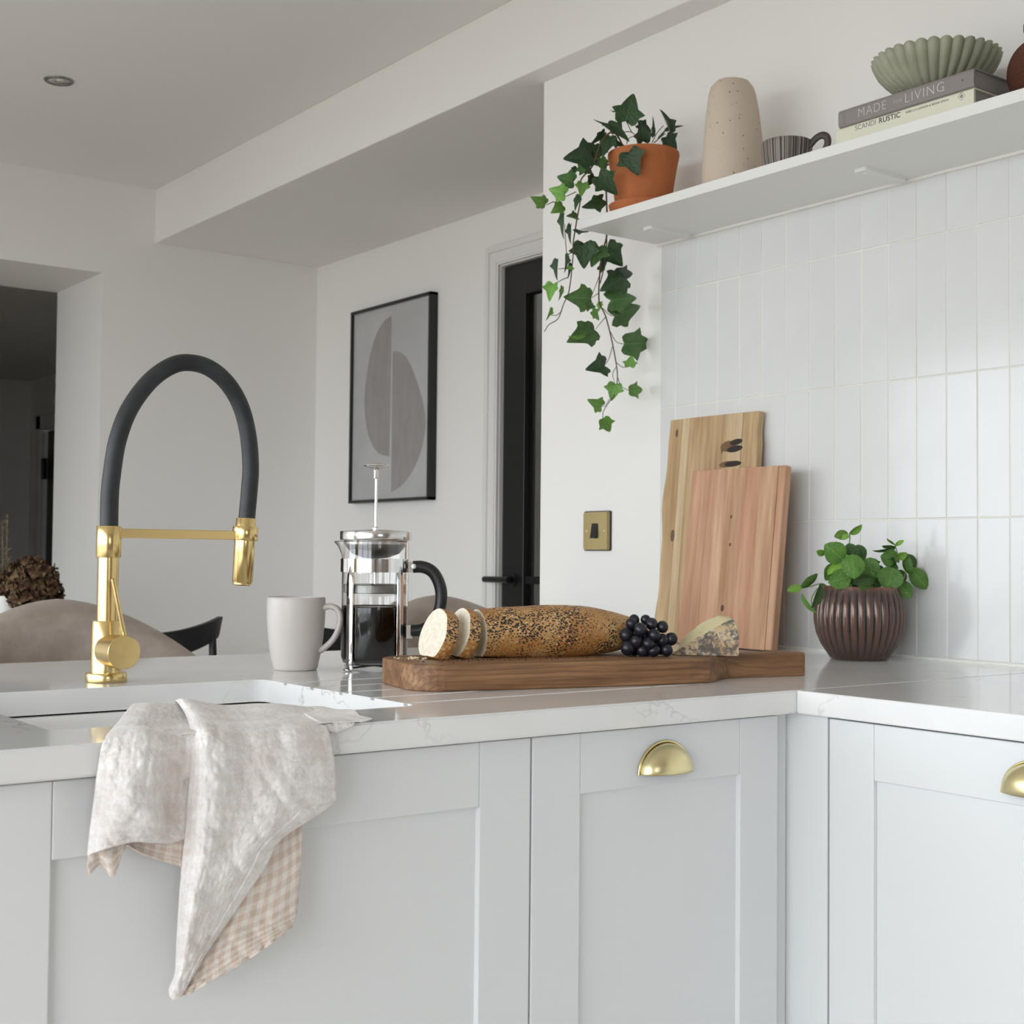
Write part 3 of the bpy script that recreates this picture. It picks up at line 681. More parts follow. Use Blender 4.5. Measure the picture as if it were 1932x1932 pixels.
# loaf: swept section along its own x axis, cut flat at x = 0
def loaf_bm(Lx, ry, rz, taper, x0=0.0, n=40, seg=26, capn=True, bulge=True):
    bm = bmn(); rings = []
    for i in range(seg + 1):
        x = Lx * i / seg; s_ = taper(x)
        rg = []
        for k_ in range(n):
            a = 2 * PI * k_ / n; y = math.cos(a); z = math.sin(a)
            zz = rz * s_ * (z if z > 0 else max(-.80, z * .98) * .92)
            yy = ry * s_ * (1 if True else 1) * y * (1.0 if z > 0 else .97)
            p = Vector((x0 + x, yy, zz)); d_ = 1 + .035 * fnoise((p.x, p.y, p.z), 30, 1.7) + .015 * fnoise((p.x, p.y, p.z), 90, 4.0)
            rg.append(bm.verts.new((p.x, p.y * d_, p.z * (d_ if z > 0 else 1))))
        rings.append(rg)
    for A_, B_ in zip(rings, rings[1:]):
        for k_ in range(n): bm.faces.new((A_[k_], A_[(k_ + 1) % n], B_[(k_ + 1) % n], B_[k_]))
    return bm, rings
def cap_faces(bm, ring, mi, flip):
    """fan of rings to the centre so that the cut face can carry crumb relief"""
    c = sum((v.co for v in ring), Vector()) / len(ring); prev = ring
    for f in (.9, .6, .3):
        cur = [bm.verts.new(c + (v.co - c) * f + Vector(((.0012 if flip else -.0012) * (1 if f < .9 else .4), 0, 0)) * 1) for v in ring]
        n = len(ring)
        for k_ in range(n):
            fa = bm.faces.new((prev[k_], prev[(k_ + 1) % n], cur[(k_ + 1) % n], cur[k_])); fa.material_index = mi
        prev = cur
    fa = bm.faces.new(prev); fa.material_index = mi
rzl = .0400; ryl = .0405
LB = BP(.128, .113, ZT + rzl * .735)
bx_ = (BA * .985 + BB * .02).normalized(); by_ = Vector((0, 0, 1)).cross(bx_)
LMx = frame_mat(bx_, by_, Vector((0, 0, 1)), LB)
def tap_(x):
    q = x / .275
    return (0.93 + .11 * math.sin(min(1, q * 2.2) * PI / 2)) * max(.05, (1 - max(0, (q - .42) / .58) ** 2.1)) ** .62
bm, rg = loaf_bm(.275, ryl, rzl, tap_)
cap_faces(bm, rg[0], 1, True); bm.faces.new(rg[-1])
loaf = thing('bread_loaf', 'golden seeded bread loaf with cut end lying on the wooden board', 'bread', LB, LMx.to_3x3())
obj('loaf', bm, [M['crust'], M['crumbmat']], loaf, local=True, smooth=50)
def slice_(loc, tilt, yaw, th, label):
    bm = bmn(); n = 40; rings = []
    for x, s_ in ((0, .965), (.0015, .985), (th / 2, 1.0), (th - .0015, .985), (th, .965)):
        rg_ = []
        for k_ in range(n):
            a = 2 * PI * k_ / n; z = math.sin(a); y = math.cos(a)
            d_ = 1 + .03 * fnoise((0, y, z), 2.2, 5)
            rg_.append(bm.verts.new((x, .0385 * s_ * y * d_, .039 * s_ * (z if z > 0 else max(-.83, z) * .92) * d_)))
        rings.append(rg_)
    for A_, B_ in zip(rings, rings[1:]):
        for k_ in range(n):
            fa = bm.faces.new((A_[k_], A_[(k_ + 1) % n], B_[(k_ + 1) % n], B_[k_]))
            fa.material_index = 0 if math.sin(2 * PI * (k_ + .5) / n) > -.15 else 2
    cap_faces(bm, rings[0], 1, False); cap_faces(bm, rings[-1], 1, True)
    Rm = (Matrix.Rotation(yaw, 3, 'Z') @ LMx.to_3x3() @ Matrix.Rotation(tilt, 3, 'Y'))
    t = thing('bread_slice', label, 'bread slice', loc, Rm, 'cut slices of the seeded loaf')
    obj('slice', bm, [M['crust'], M['crumbmat'], M['undercrust']], t, local=True, smooth=50)
slice_(BP(.096, .106, ZT + .0315), math.radians(15), math.radians(4), .017, 'seeded bread slice leaning directly against the cut loaf')
slice_(BP(.058, .098, ZT + .0318), math.radians(17), math.radians(6), .019, 'outermost seeded bread slice with its white crumb face showing')
# crumbs and seeds scattered on the board
rc = random.Random(5)
bm = bmn()
for q in range(70):
    p = BP(rc.gauss(.07, .035), rc.gauss(.075, .022), ZT + .0006)
    ico(bm, p, rc.uniform(.0004, .0010), 1)
for q in range(60):
    p = BP(rc.uniform(.08, .42), rc.uniform(.035, .075), ZT + .0005); ico(bm, p, rc.uniform(.0004, .0008), 1)
obj('seed_scatter', bm, M['seed'], label='black poppy seeds scattered over the chopping board', cat='seeds', kind='stuff')
bm = bmn()
for q in range(40):
    p = BP(rc.gauss(.035, .010), rc.gauss(.105, .012), ZT + .001); ico(bm, p, rc.uniform(.0006, .0024), 1, (1, 1, .7))
obj('crumb_scatter', bm, M['crumb'], label='pale bread crumbs beside the cut slices on the board', cat='crumbs', kind='stuff')

# grapes
gd0 = depth(BP(.345, .072, ZT))
gl = [(335, 205, 68, 2), (300, 265, 80, 1), (415, 340, 88, -1), (490, 212, 70, 2), (570, 265, 82, .6), (715, 305, 80, 1), (225, 415, 92, .3), (605, 415, 84, -.8), (715, 480, 82, .2), (830, 470, 88, 1),
      (360, 505, 90, -.6), (525, 530, 86, -1), (245, 590, 98, -.4), (445, 632, 84, -.3), (600, 625, 84, -.6), (770, 615, 84, 0), (650, 470, 70, 1.6), (480, 420, 80, 1.4), (340, 390, 70, 1.8), (700, 600, 80, 1.5), (500, 640, 80, 1.9), (330, 620, 80, 1.8)]
gb = thing('grape_bunch', 'small bunch of black grapes beside the cheese on the board', 'grapes', BP(.345, .075, ZT))
gms = []
for sub in range(2):
    bm = bmn(); ico(bm, Vector(), 1.0, 3, (1, 1, 1.08)); me = bpy.data.meshes.new('grape'); bm.to_mesh(me); bm.free(); finish(me, M['grape'], 180); gms.append(me)
gmin = 99
for q, (a, b, r, dz) in enumerate(gl):
    r_ = r / 7.156 * (gd0 / FPX); p = on_d(1150 + a / 7.156, 1140 + b / 7.156, gd0 + dz * .0085)
    p.z = max(p.z, WT + ZT + r_ * 1.0)
    share('grape', gms[q % 2], gb, M=Matrix.Translation(p) @ Matrix.Rotation(rc.uniform(-.8, .8), 4, 'X') @ Matrix.Rotation(rc.uniform(-.8, .8), 4, 'Y') @ Matrix.Diagonal((r_, r_, r_, 1)))
gs = [on_d(1150 + a / 7.156, 1140 + b / 7.156, gd0 + .010) for a, b in ((330, 300), (450, 380), (560, 420), (700, 480), (800, 520))]
obj('stalk', tube(catmull(gs, 4), .0016, 6), M['grapestem'], gb, smooth=60)

# cheese wedge
def mk_cheese():
    m, t, b = nt('cheese_rind'); v = coords(t)
    n = noise_out(t, v, 60, 6, .7); n2 = noise_out(t, v, 170, 5, .7); n3 = noise_out(t, v, 30, 3)
    c = ramp(t, n3, [(.35, (.60, .44, .24)), (.55, (.66, .53, .34)), (.7, (.55, .34, .18))])
    c = mix(t, ramp(t, n, [(.42, (0, 0, 0)), (.56, (.9, .9, .9))]), c, (.11, .105, .10))
    c = mix(t, ramp(t, n2, [(.52, (0, 0, 0)), (.62, (.9, .9, .9))]), c, (.10, .085, .075))
    c = mix(t, ramp(t, noise_out(t, v, 95, 5), [(.60, (0, 0, 0)), (.70, (.7, .7, .7))]), c, (.72, .68, .60))
    L(t, c, b.inputs['Base Color']); b.inputs['Roughness'].default_value = .8; bump(t, n2, b, .6, .0015)
    m2, t, b = nt('blue_cheese_paste'); v = coords(t, 'Object', (1, 1, 1.8))
    n = noise_out(t, v, 55, 5, .65); L(t, mix(t, ramp(t, n, [(.60, (0, 0, 0)), (.70, (.75, .75, .75))]), (.70, .62, .36), (.24, .29, .26)), b.inputs['Base Color']); b.inputs['Roughness'].default_value = .5; bump(t, n, b, .3, .001)
    return m, m2
M['rind'], M['paste'] = mk_cheese()
q0 = on_z(1330, 1237.5, WT + ZT); dch = depth(q0)
def CP(px, py, dd=0.0): return on_d(px, py, dch + dd)
fr = [CP(1266, 1235, .012), CP(1393, 1237, 0.0), CP(1394.5, 1205, .002), CP(1389, 1177, .004), CP(1381, 1168, .006), CP(1366, 1174, .006), CP(1338, 1191, .007), CP(1300, 1212, .010)]
bk = [CP(1276, 1222, .050), CP(1388, 1222, .050), CP(1390, 1200, .050), CP(1386, 1172, .048), CP(1376, 1163, .044), CP(1356, 1161.5, .042), CP(1326, 1174, .044), CP(1290, 1202, .048)]
zt_ = WT + ZT + .0003
for p in (fr[0], fr[1], bk[0], bk[1]): p.z = zt_
ch = thing('cheese_wedge', 'wedge of blue cheese with mottled rind on the wooden board', 'cheese', q0)
bm = bmn(); va = [bm.verts.new(p) for p in fr]; vb_ = [bm.verts.new(p) for p in bk]
fa = bm.faces.new(va); fa.material_index = 0
fb = bm.faces.new(vb_[::-1]); fb.material_index = 1
for k_ in range(8):
    f_ = bm.faces.new((va[k_], va[(k_ + 1) % 8], vb_[(k_ + 1) % 8], vb_[k_])); f_.material_index = 0 if k_ in (0, 1, 2, 3) else 1
bmesh.ops.triangulate(bm, faces=[fa, fb]); bmesh.ops.subdivide_edges(bm, edges=bm.edges[:], cuts=5, use_grid_fill=True)
for v in bm.verts:
    if v.co.z > zt_ + .002:
        v.co += Vector((fnoise(v.co, 90, 1), fnoise(v.co, 90, 2), fnoise(v.co, 90, 3))) * .0011
obj('wedge', bm, [M['rind'], M['paste']], ch, smooth=35)

# ------------------------------------------------------------------ boards leaning on the tiles
def lean_board(name, label, x_bot, x_top, z_top, th, outline, splits, mats, edge_l=None, edge_r=None):
    """outline: y of right end, y of left end.  Local axes: x = along the wall to the left (+y), y = up the board, z = out to the room."""
    yr, yl = outline
    up = Vector((x_top - x_bot, 0, z_top - (WT + .0008))); Hh = up.length; up.normalize()
    out = Vector((0, 1, 0)).cross(up); out = -out if out.x > 0 else out
    Mx = frame_mat(Vector((0, -1, 0)), up, out, (x_bot, yr, WT + .0010))
    if Mx.to_3x3().determinant() < 0: raise ValueError
    return Mx, Hh
def staves(t, Mx, Hh, th, fl, fr, splits, mats, top=lambda u: 0.0, rnd=.004):
    n = len(splits) - 1
    for q in range(n):
        a, b = splits[q], splits[q + 1]; bm = bmn(); NV = 22
        L_, R_ = [], []
        for j in range(NV + 1):
            v = j / NV
            ua = fr(v) if q == 0 else a; ub = fl(v) if q == n - 1 else b
            R_.append((ua, v * (Hh + top(ua)))); L_.append((ub, v * (Hh + top(ub))))
        poly = R_ + L_[::-1]
        prism(poly, lambda x, y: (-x, y, 0), lambda x, y: (-x, y, th), bm=bm)
        o = obj('stave', bm, mats[q % len(mats)], t, local=True)
        if q in (0, n - 1): o.modifiers.new('b', 'BEVEL').width = .0018
# tall board with waney edges, against the tiles
rb = random.Random(11)
WA = [mk_wood('pale_acacia_a', (.34, .20, .095), (.50, .33, .17), (.58, .42, .24), 1, .9, .5, 1.2, seedv=1),
      mk_wood('pale_acacia_b', (.46, .31, .16), (.58, .42, .24), (.66, .52, .33), 1, .8, .5, 1.4, seedv=4),
      mk_wood('pale_acacia_c', (.40, .24, .11), (.53, .36, .19), (.62, .46, .27), 1, 1.1, .5, 1.2, seedv=8)]
thA = .019
MxA, HA = lean_board('', '', 1.984, 2.0285, 1.3655, thA, (1.858, 2.12), None, None)
tA = thing('serving_board', 'tall pale wooden board with wavy edges and scorch marks, leaning on tiles', 'wooden board', MxA.translation, MxA.to_3x3(), 'wooden boards leaning on the tiles')
flA = lambda v: .259 + .004 * v + .0035 * math.sin(v * 11 + 1) + .002 * math.sin(v * 23)
frA = lambda v: .006 * math.sin(v * 7 + 2.0) + (.004 if v > .9 else 0)
staves(tA, MxA, HA, thA, flA, frA, [0, .048, .098, .150, .200, .221, .27], [WA[2], WA[1], WA[0], WA[0], WA[1], WA[2]])
M['scorch'] = basic('scorch_mark', (.022, .013, .009), .7)
M['singe'] = basic('singed_wood', (.17, .085, .035), .6)
iA = MxA.inverted()
for px_, py_, a, b, rot, mm, hh in ((1374, 842, .021, .011, .10, 'singe', .00018), (1372, 876, .022, .0065, .05, 'singe', .00018), (1389, 834, .017, .0062, .12, 'scorch', .0003), (1387, 847, .0215, .0066, .10, 'scorch', .00035), (1383, 875, .023, .0058, .03, 'scorch', .0003)):
    c_ = iA @ on_x(px_, py_, 2.004 if py_ < 860 else 2.000); u, v = -c_.x, c_.y
    pts = [(u - a * math.cos(t_) * math.cos(rot) + b * math.sin(t_) * math.sin(rot), v + a * math.cos(t_) * math.sin(rot) + b * math.sin(t_) * math.cos(rot)) for t_ in [2 * PI * q / 24 for q in range(24)]]
    obj('scorch_mark', prism(pts, lambda x, y: (-x, y, thA - .0005), lambda x, y: (-x, y, thA + hh)), M[mm], tA, local=True)
for (u, v, r_) in ((.236, HA - .03, .006), (.226, HA * .47, .0085), (.10, HA - .075, .004)):
    obj('knot', prism([(u + r_ * .7 * math.cos(t_), v + r_ * 1.5 * math.sin(t_)) for t_ in [2 * PI * q / 14 for q in range(14)]], lambda x, y: (-x, y, thA - .0005), lambda x, y: (-x, y, thA + .0002)), basic('wood_knot', (.14, .075, .035), .6), tA, local=True)
# reddish board in front
WB = [mk_wood('red_beech_a', (.36, .165, .085), (.52, .27, .155), (.60, .345, .215), 1, .9, .5, 1.2, seedv=2),
      mk_wood('red_beech_b', (.42, .21, .115), (.56, .31, .185), (.64, .385, .245), 1, .8, .5, 1.3, seedv=6),
      mk_wood('red_beech_c', (.40, .20, .10), (.55, .33, .19), (.62, .41, .25), 1, 1.1, .5, 1.2, seedv=9)]
thB = .018
MxB, HB = lean_board('', '', 1.9455, 1.9835, 1.2500, thB, (1.755, 2.0), None, None)
tB = thing('serving_board', 'smaller reddish wooden board propped in front of the tall one', 'wooden board', MxB.translation, MxB.to_3x3(), 'wooden boards leaning on the tiles')
staves(tB, MxB, HB, thB, lambda v: .2515, lambda v: .0, [0, .018, .062, .108, .150, .198, .2515], [WB[1], WB[2], WB[0], WB[2], WB[1], WB[1]])
for (u, v, r_) in ((.135, .075, .0055), (.128, .20, .003), (.131, .255, .003)):
    obj('knot', prism([(u + r_ * .8 * math.cos(t_), v + r_ * 1.2 * math.sin(t_)) for t_ in [2 * PI * q / 14 for q in range(14)]], lambda x, y: (-x, y, thB - .0005), lambda x, y: (-x, y, thB + .0002)), basic('dark_knot', (.10, .035, .02), .6), tB, local=True)

# ------------------------------------------------------------------ leaves
def leaf_mat(name, a, b, rough=.45):
    m, t, bs = nt(name); v = coords(t, 'Object', (1, 1, 1)); oi = N(t, 'ShaderNodeObjectInfo')
    n = noise_out(t, v, 2.5, 3)
    c = mix(t, ramp(t, n, [(.35, (0, 0, 0)), (.65, (1, 1, 1))]), a, b)
    # pale rib along the middle and side veins
    sep = N(t, 'ShaderNodeSeparateXYZ'); L(t, v, sep.inputs[0])
    rib = math_(t, 'LESS_THAN', math_(t, 'ABSOLUTE', sep.outputs[0]), .012)
    c = mix(t, math_(t, 'MULTIPLY', rib, .45), c, tuple(min(1, x * 1.9 + .03) for x in b))
    hs = N(t, 'ShaderNodeHueSaturation'); L(t, c, hs.inputs['Color']); L(t, math_(t, 'ADD', math_(t, 'MULTIPLY', oi.outputs['Random'], .5), .75), hs.inputs['Value'])
    L(t, hs.outputs[0], bs.inputs['Base Color']); bs.inputs['Roughness'].default_value = rough
    bump(t, noise_out(t, v, 9, 3), bs, .25, .03)
    return m
M['ivy_d'] = leaf_mat('ivy_dark', (.016, .045, .014), (.030, .075, .020))
M['ivy_m'] = leaf_mat('ivy_mid', (.042, .118, .025), (.075, .175, .036))
M['ivy_b'] = leaf_mat('ivy_bright', (.125, .300, .045), (.17, .36, .065))
M['mint_d'] = leaf_mat('mint_dark', (.030, .085, .014), (.050, .120, .020))
M['mint_m'] = leaf_mat('mint_mid', (.065, .165, .022), (.095, .220, .03))
M['mint_b'] = leaf_mat('mint_bright', (.14, .30, .035), (.20, .38, .05))
def leaf_mesh(half, mat, fold, curl, name='leaf'):
    """half: right-hand outline from base (y=0) to tip (y=1); two-sided thin solid"""
    bm = bmn()
    def P(x, y, s): return (s * x, y, fold * abs(x) - curl * (y - .4) ** 2 + .03 * math.sin(9 * y) * abs(x))
    ys = [max(0.0, min(1.0, y)) for _, y in half]
    mid = [bm.verts.new(P(0, y, 1)) for y in ys]
    for s in (1, -1):
        prevs = None
        rim = [bm.verts.new(P(x, y, s)) for x, y in half[1:-1]]
        inn = [bm.verts.new(P(x * .5, (y + ys[i + 1]) / 2, s)) for i, (x, y) in enumerate(half[1:-1])]
        chain = list(zip(mid[1:-1], inn, rim))
        for (m0, i0, r0), (m1, i1, r1) in zip(chain, chain[1:]):
            for q in ((m0, i0, i1, m1), (i0, r0, r1, i1)):
                try: bm.faces.new(q if s > 0 else q[::-1])
                except ValueError: pass
        for (m_, i_, r_), e in ((chain[0], mid[0]), (chain[-1], mid[-1])):
            for q in ((e, m_, i_), (e, i_, r_)):
                try: bm.faces.new(q)
                except ValueError: pass
    bmesh.ops.remove_doubles(bm, verts=bm.verts, dist=1e-5)
    bmesh.ops.recalc_face_normals(bm, faces=bm.faces)
    me = bpy.data.meshes.new(name); bm.to_mesh(me); bm.free(); finish(me, mat, 180); return me
IVY = [(0, .06), (.12, -.07), (.27, -.13), (.40, -.07), (.45, .06), (.47, .16), (.66, .30), (.50, .40), (.34, .47), (.28, .60), (.17, .80), (.06, .96), (0, 1.0)]
IVY2 = [(0, .06), (.14, -.08), (.32, -.12), (.46, .0), (.44, .12), (.56, .22), (.60, .36), (.42, .42), (.33, .52), (.25, .66), (.12, .86), (.04, .97), (0, 1.0)]
MINT = [(0, 0), (.16, .02), (.25, .09), (.27, .13), (.36, .20), (.36, .25), (.42, .33), (.41, .38), (.44, .47), (.42, .52), (.41, .61), (.37, .66), (.34, .74), (.28, .79), (.22, .87), (.12, .94), (0, 1.0)]
leafm = {}
for kk in ('d', 'm', 'b'):
    leafm['i' + kk] = [leaf_mesh(IVY, M['ivy_' + kk], .22, .18), leaf_mesh(IVY2, M['ivy_' + kk], -.12, .25), leaf_mesh(IVY, M['ivy_' + kk], .45, .10)]
    leafm['n' + kk] = [leaf_mesh(MINT, M['mint_' + kk], .25, .25), leaf_mesh(MINT, M['mint_' + kk], -.2, .45), leaf_mesh(MINT, M['mint_' + kk], .15, .1)]
rl = random.Random(21)
def leaf_at(plant, kind, base, tip, wide, tilt=None, narrow=1.0):
    """leaf from base to tip (3-D); wide = width factor; narrow <1 turns the blade away from the viewer about its own axis"""
    d = tip - base; ln = d.length; y = d.normalized()
    view = (CAM - (base + tip) / 2).normalized()
    wide *= max(.35, (d - view * d.dot(view)).length / ln) * (1.0 if kind[0] == 'i' else 1.08)
    x = y.cross(view).normalized(); z = x.cross(y)
    a = math.acos(max(.05, min(1, narrow))) * rl.choice((-1, 1)) + rl.uniform(-.25, .25)
    Rm = Matrix.Rotation(a, 3, y); x = Rm @ x; z = Rm @ z
    Mx = frame_mat(x * (ln * wide), y * ln, z * ln, base)
    return share('leaf', rl.choice(leafm[kind]), plant, M=Mx)

# ------------------------------------------------------------------ ivy in terracotta pot
IV = Vector((1.905, 2.092, SH1))
ivy = thing('potted_ivy', 'trailing green ivy in a terracotta pot at the shelf end', 'potted plant', IV)
pot = obj('pot', lathe([(.0, .012), (.052, .012), (.056, .014), (.061, .05), (.068, .097), (.073, .123), (.0745, .130), (.074, .1365), (.071, .138), (.069, .132), (.066, .115), (0, .113)], 64, IV), M['terracotta'], ivy, smooth=45)
obj('saucer', lathe([(0, 0), (.060, 0), (.067, .010), (.072, .028), (.070, .029), (.064, .012), (0, .008)], 64, IV), M['terracotta'], pot, smooth=45)
obj('soil', lathe([(.0655, .116), (.04, .122), (0, .124)], 40, IV), M['soil'], pot, smooth=80)
dI = depth(IV)
def R4(x, y): return 980 + x / 5.52, 150 + y / 5.52
def R5(x, y): return 980 + x / 5.085, 450 + y / 5.085
YH = 2.202
def hang(px, py, j=0.0): return on_y(px, py, YH + j)
def potd(px, py, j=0.0): return on_d(px, py, dI + j)
LV = []   # kind, region, base, tip, width, narrow, depth offset
for row in '''d 4 1110 425 1190 140 .95 1 -.02;d 4 940 480 1150 640 .55 .8 -.02;d 4 1290 640 1270 430 .8 .9 0;d 4 1560 530 1465 305 .55 .7 .03;d 4 1410 580 1400 375 .3 .4 .02;d 4 1530 600 1640 730 .95 1 .02
d 4 1540 540 1710 478 .25 .4 .05;d 4 1000 330 940 320 .5 .5 .0;d 4 930 460 765 420 .25 .5 -.03;d 4 890 560 740 690 .55 .8 -.03;d 4 760 790 455 825 .85 1 -.05;d 4 940 590 860 800 .75 .9 -.03
d 4 1140 760 1243 1000 1.0 1 -.085;d 4 830 1010 1025 1200 .85 1 -.07;m 4 850 820 900 980 .8 .9 -.05;m 4 560 1060 390 1010 1.0 1 -.05;b 4 470 1190 300 1135 .95 1 -.06;b 4 270 1300 120 1225 .8 .95 -.05
b 4 660 1080 640 1220 .95 1 -.07;b 4 450 1310 330 1390 .9 1 -.06;d 4 860 1250 650 1340 .8 .9 -.03;d 4 610 1200 570 1365 .55 .6 -.04;d 4 460 1400 450 1660 .35 .45 -.04;m 4 600 1430 490 1420 .9 .8 -.05
m 4 590 1560 745 1590 .35 .4 -.04;d 4 530 1520 530 1720 .4 .45 -.04;d 4 660 900 760 980 1.1 1 -.02;d 4 600 920 560 1000 .9 .8 -.03;m 4 700 760 690 960 .6 .8 -.04;d 4 870 720 760 880 .9 .9 -.02
d 4 1240 470 1380 540 .8 .9 .02;d 4 980 640 1090 690 .9 .8 .0;d 4 780 1010 700 1120 .8 .9 -.02;d 4 1440 600 1560 480 .3 .5 .0;m 4 640 960 720 860 .8 .9 -.05'''.replace('\n', ';').split(';'):
    LV.append(row.split())
for row in '''d 5 620 50 620 292 .95 1 0;m 5 760 80 690 275 .95 1 .01;d 5 850 90 1000 278 .9 1 0;d 5 930 340 1100 345 .9 1 .01;d 5 1010 370 785 490 .95 1 -.01;m 5 890 590 1150 560 .85 1 0
m 5 930 740 1185 640 .85 1 0;m 5 690 575 440 560 .9 1 -.01;d 5 370 215 360 405 .45 .5 0;d 5 440 160 435 330 .3 .4 0;b 5 510 270 440 290 .9 .8 0;b 5 325 440 288 605 .8 .9 0;b 5 420 470 385 600 .5 .6 0
b 5 292 670 255 790 .4 .5 0;m 5 720 870 465 985 .85 .95 0;b 5 620 930 470 945 .6 .7 -.01;b 5 700 700 770 785 .9 .9 0;b 5 770 610 760 700 .7 .9 0;m 5 1020 1010 1288 1005 .9 1 0;b 5 1060 1225 1075 1120 1.1 1 -.01
d 5 815 1220 635 1258 1.05 1 0;b 5 920 1400 880 1558 .95 1 0;b 5 1055 1460 1185 1450 1.0 1 0;b 5 785 1610 655 1545 .9 1 0;b 5 805 1730 870 1858 .95 1 0;d 5 470 250 465 390 .4 .5 .01;m 5 640 640 740 660 .8 .8 0;d 5 780 300 860 190 .6 .7 .01'''.replace('\n', ';').split(';'):
    LV.append(row.split())
for kd, rg_, bx0, by0, tx0, ty0, wd, nr, off in LV:
    f = R4 if rg_ == '4' else R5; a = f(float(bx0), float(by0)); c = f(float(tx0), float(ty0)); off = float(off)
    j = rl.uniform(-.012, .012)
    if rg_ == '4' and a[1] < 385: b3, t3 = potd(*a, off + j), potd(*c, off + j + rl.uniform(-.012, .006))
    else:
        b3, t3 = hang(*a, off * .2 + abs(j) + .002), hang(*c, off * .2 + abs(j) + rl.uniform(.0, .012))
    ln = (t3 - b3).length
    b3 = b3 - (t3 - b3) * .02
    leaf_at(ivy, 'i' + kd, b3, t3, float(wd), narrow=float(nr))
def vine(pts, r0, r1, fn=None, parent=ivy):
    P = catmull(pts, 6); n = len(P)
    obj('stem', tube(P, [r0 + (r1 - r0) * k_ / (n - 1) for k_ in range(n)], 6), M['stem'], parent, smooth=80)
top = IV + Vector((0, 0, .120))
v1 = [top + Vector((-.02, .02, 0)), potd(*R4(1000, 560), -.03), potd(*R4(860, 640), -.05), potd(*R4(760, 900), -.055), potd(*R4(640, 1050), -.055), hang(*R4(635, 1250), .004), hang(*R4(600, 1450), .003), hang(*R4(560, 1700), .004), hang(*R5(515, 150), .006), hang(*R5(480, 480), .008), hang(*R5(420, 640), .01), hang(*R5(370, 770), .01), hang(*R5(285, 825), .01), hang(*R5(238, 895), .012)]
vine(v1, .0019, .0009)
v2 = [top + Vector((0, .03, 0)), potd(*R4(900, 900), .015), hang(*R4(905, 1200), .012), hang(*R4(912, 1600), .012), hang(*R5(790, 150), .010), hang(*R5(770, 350), .010), hang(*R5(765, 600), .010), hang(*R5(825, 740), .010), hang(*R5(880, 950), .010), hang(*R5(925, 1180), .010), hang(*R5(940, 1340), .010), hang(*R5(915, 1490), .010), hang(*R5(860, 1570), .010), hang(*R5(805, 1660), .01), hang(*R5(800, 1730), .01)]
vine(v2, .0021, .0008)
vine([hang(*R4(905, 1580), .012), hang(*R5(835, 80), .012), hang(*R5(805, 300), .014), hang(*R5(775, 430), .011)], .0016, .0012)
vine([hang(*R5(515, 120), .006), hang(*R5(460, 150), .006), hang(*R5(445, 60), .006), hang(*R4(470, 1500), .006)], .0010, .0008)
for pts, fn in (([(1170, 550), (1110, 430)], potd), ([(1240, 640), (1170, 550), (1060, 560), (1000, 640)], potd), ([(1380, 660), (1430, 560), (1500, 480)], potd), ([(1400, 660), (1520, 560)], potd), ([(1120, 670), (1130, 620), (1210, 580)], potd),
                ([(1000, 650), (930, 470), (940, 430)], potd), ([(590, 1170), (480, 1220)], potd), ([(360, 1270), (280, 1305)], potd)):
    vine([fn(*R4(*p), -.01) for p in pts], .0010, .0008)
for pts in ([(770, 350), (690, 560)], [(765, 520), (685, 575)], [(800, 670), (870, 735), (940, 745)], [(825, 755), (730, 868)], [(870, 890), (930, 990), (1020, 1015)], [(890, 1040), (860, 1150), (815, 1222)], [(930, 1190), (990, 1235), (1050, 1222)],
            [(925, 1235), (895, 1300), (915, 1395)], [(940, 1330), (980, 1420), (1060, 1462)], [(865, 1540), (820, 1605), (780, 1612)], [(410, 690), (360, 735), (300, 735)], [(470, 370), (400, 400), (335, 440)], [(430, 285), (375, 292)], [(800, 60), (750, 95), (690, 110)], [(860, 300), (930, 350)]):
    vine([hang(*R5(*p), .009) for p in pts], .0009, .0006)

# ------------------------------------------------------------------ herb pot
HP = Vector((1.934, 1.556, WT)); dH = depth(HP)
herb = thing('potted_herb', 'bushy green mint in a ribbed bronze pot on the worktop', 'potted plant', HP)
def mk_bronze():
    m, t, b = nt('bronze_glaze'); v = coords(t)
    geo = N(t, 'ShaderNodeNewGeometry'); n = noise_out(t, v, 45, 5, .7)
    pt = ramp(t, math_(t, 'ADD', geo.outputs['Pointiness'], math_(t, 'MULTIPLY', math_(t, 'SUBTRACT', n, .5), .05)), [(.45, (.045, .040, .040)), (.50, (.085, .066, .060)), (.56, (.20, .105, .075))])
    L(t, pt, b.inputs['Base Color']); b.inputs['Roughness'].default_value = .2; b.inputs['Metallic'].default_value = .5
    bump(t, n, b, .12, .001); return m
M['bronze'] = mk_bronze()
rib = lambda a, i: 1 + RB[i] * (abs(math.cos(a * 17)) ** .8 - .6)
hpp = [(0, .0), (.046, 0), (.050, .002), (.054, .008), (.0655, .026), (.0735, .046), (.0772, .066), (.0775, .082), (.0755, .099), (.0718, .113), (.0698, .120), (.0682, .1275), (.0660, .1275), (.0650, .120), (.064, .108), (0, .106)]
RB = [0, 0, 0, .01, .04, .045, .045, .045, .04, .035, .008, 0, 0, 0, 0, 0]
hpot = obj('pot', lathe(hpp, 34 * 8, HP, rib), M['bronze'], herb, smooth=70)
obj('soil', lathe([(.0635, .110), (.03, .114), (0, .115)], 30, HP), M['soil'], hpot, smooth=80)
def R3(x, y): return 1470 + x / 6.232, 970 + y / 6.232
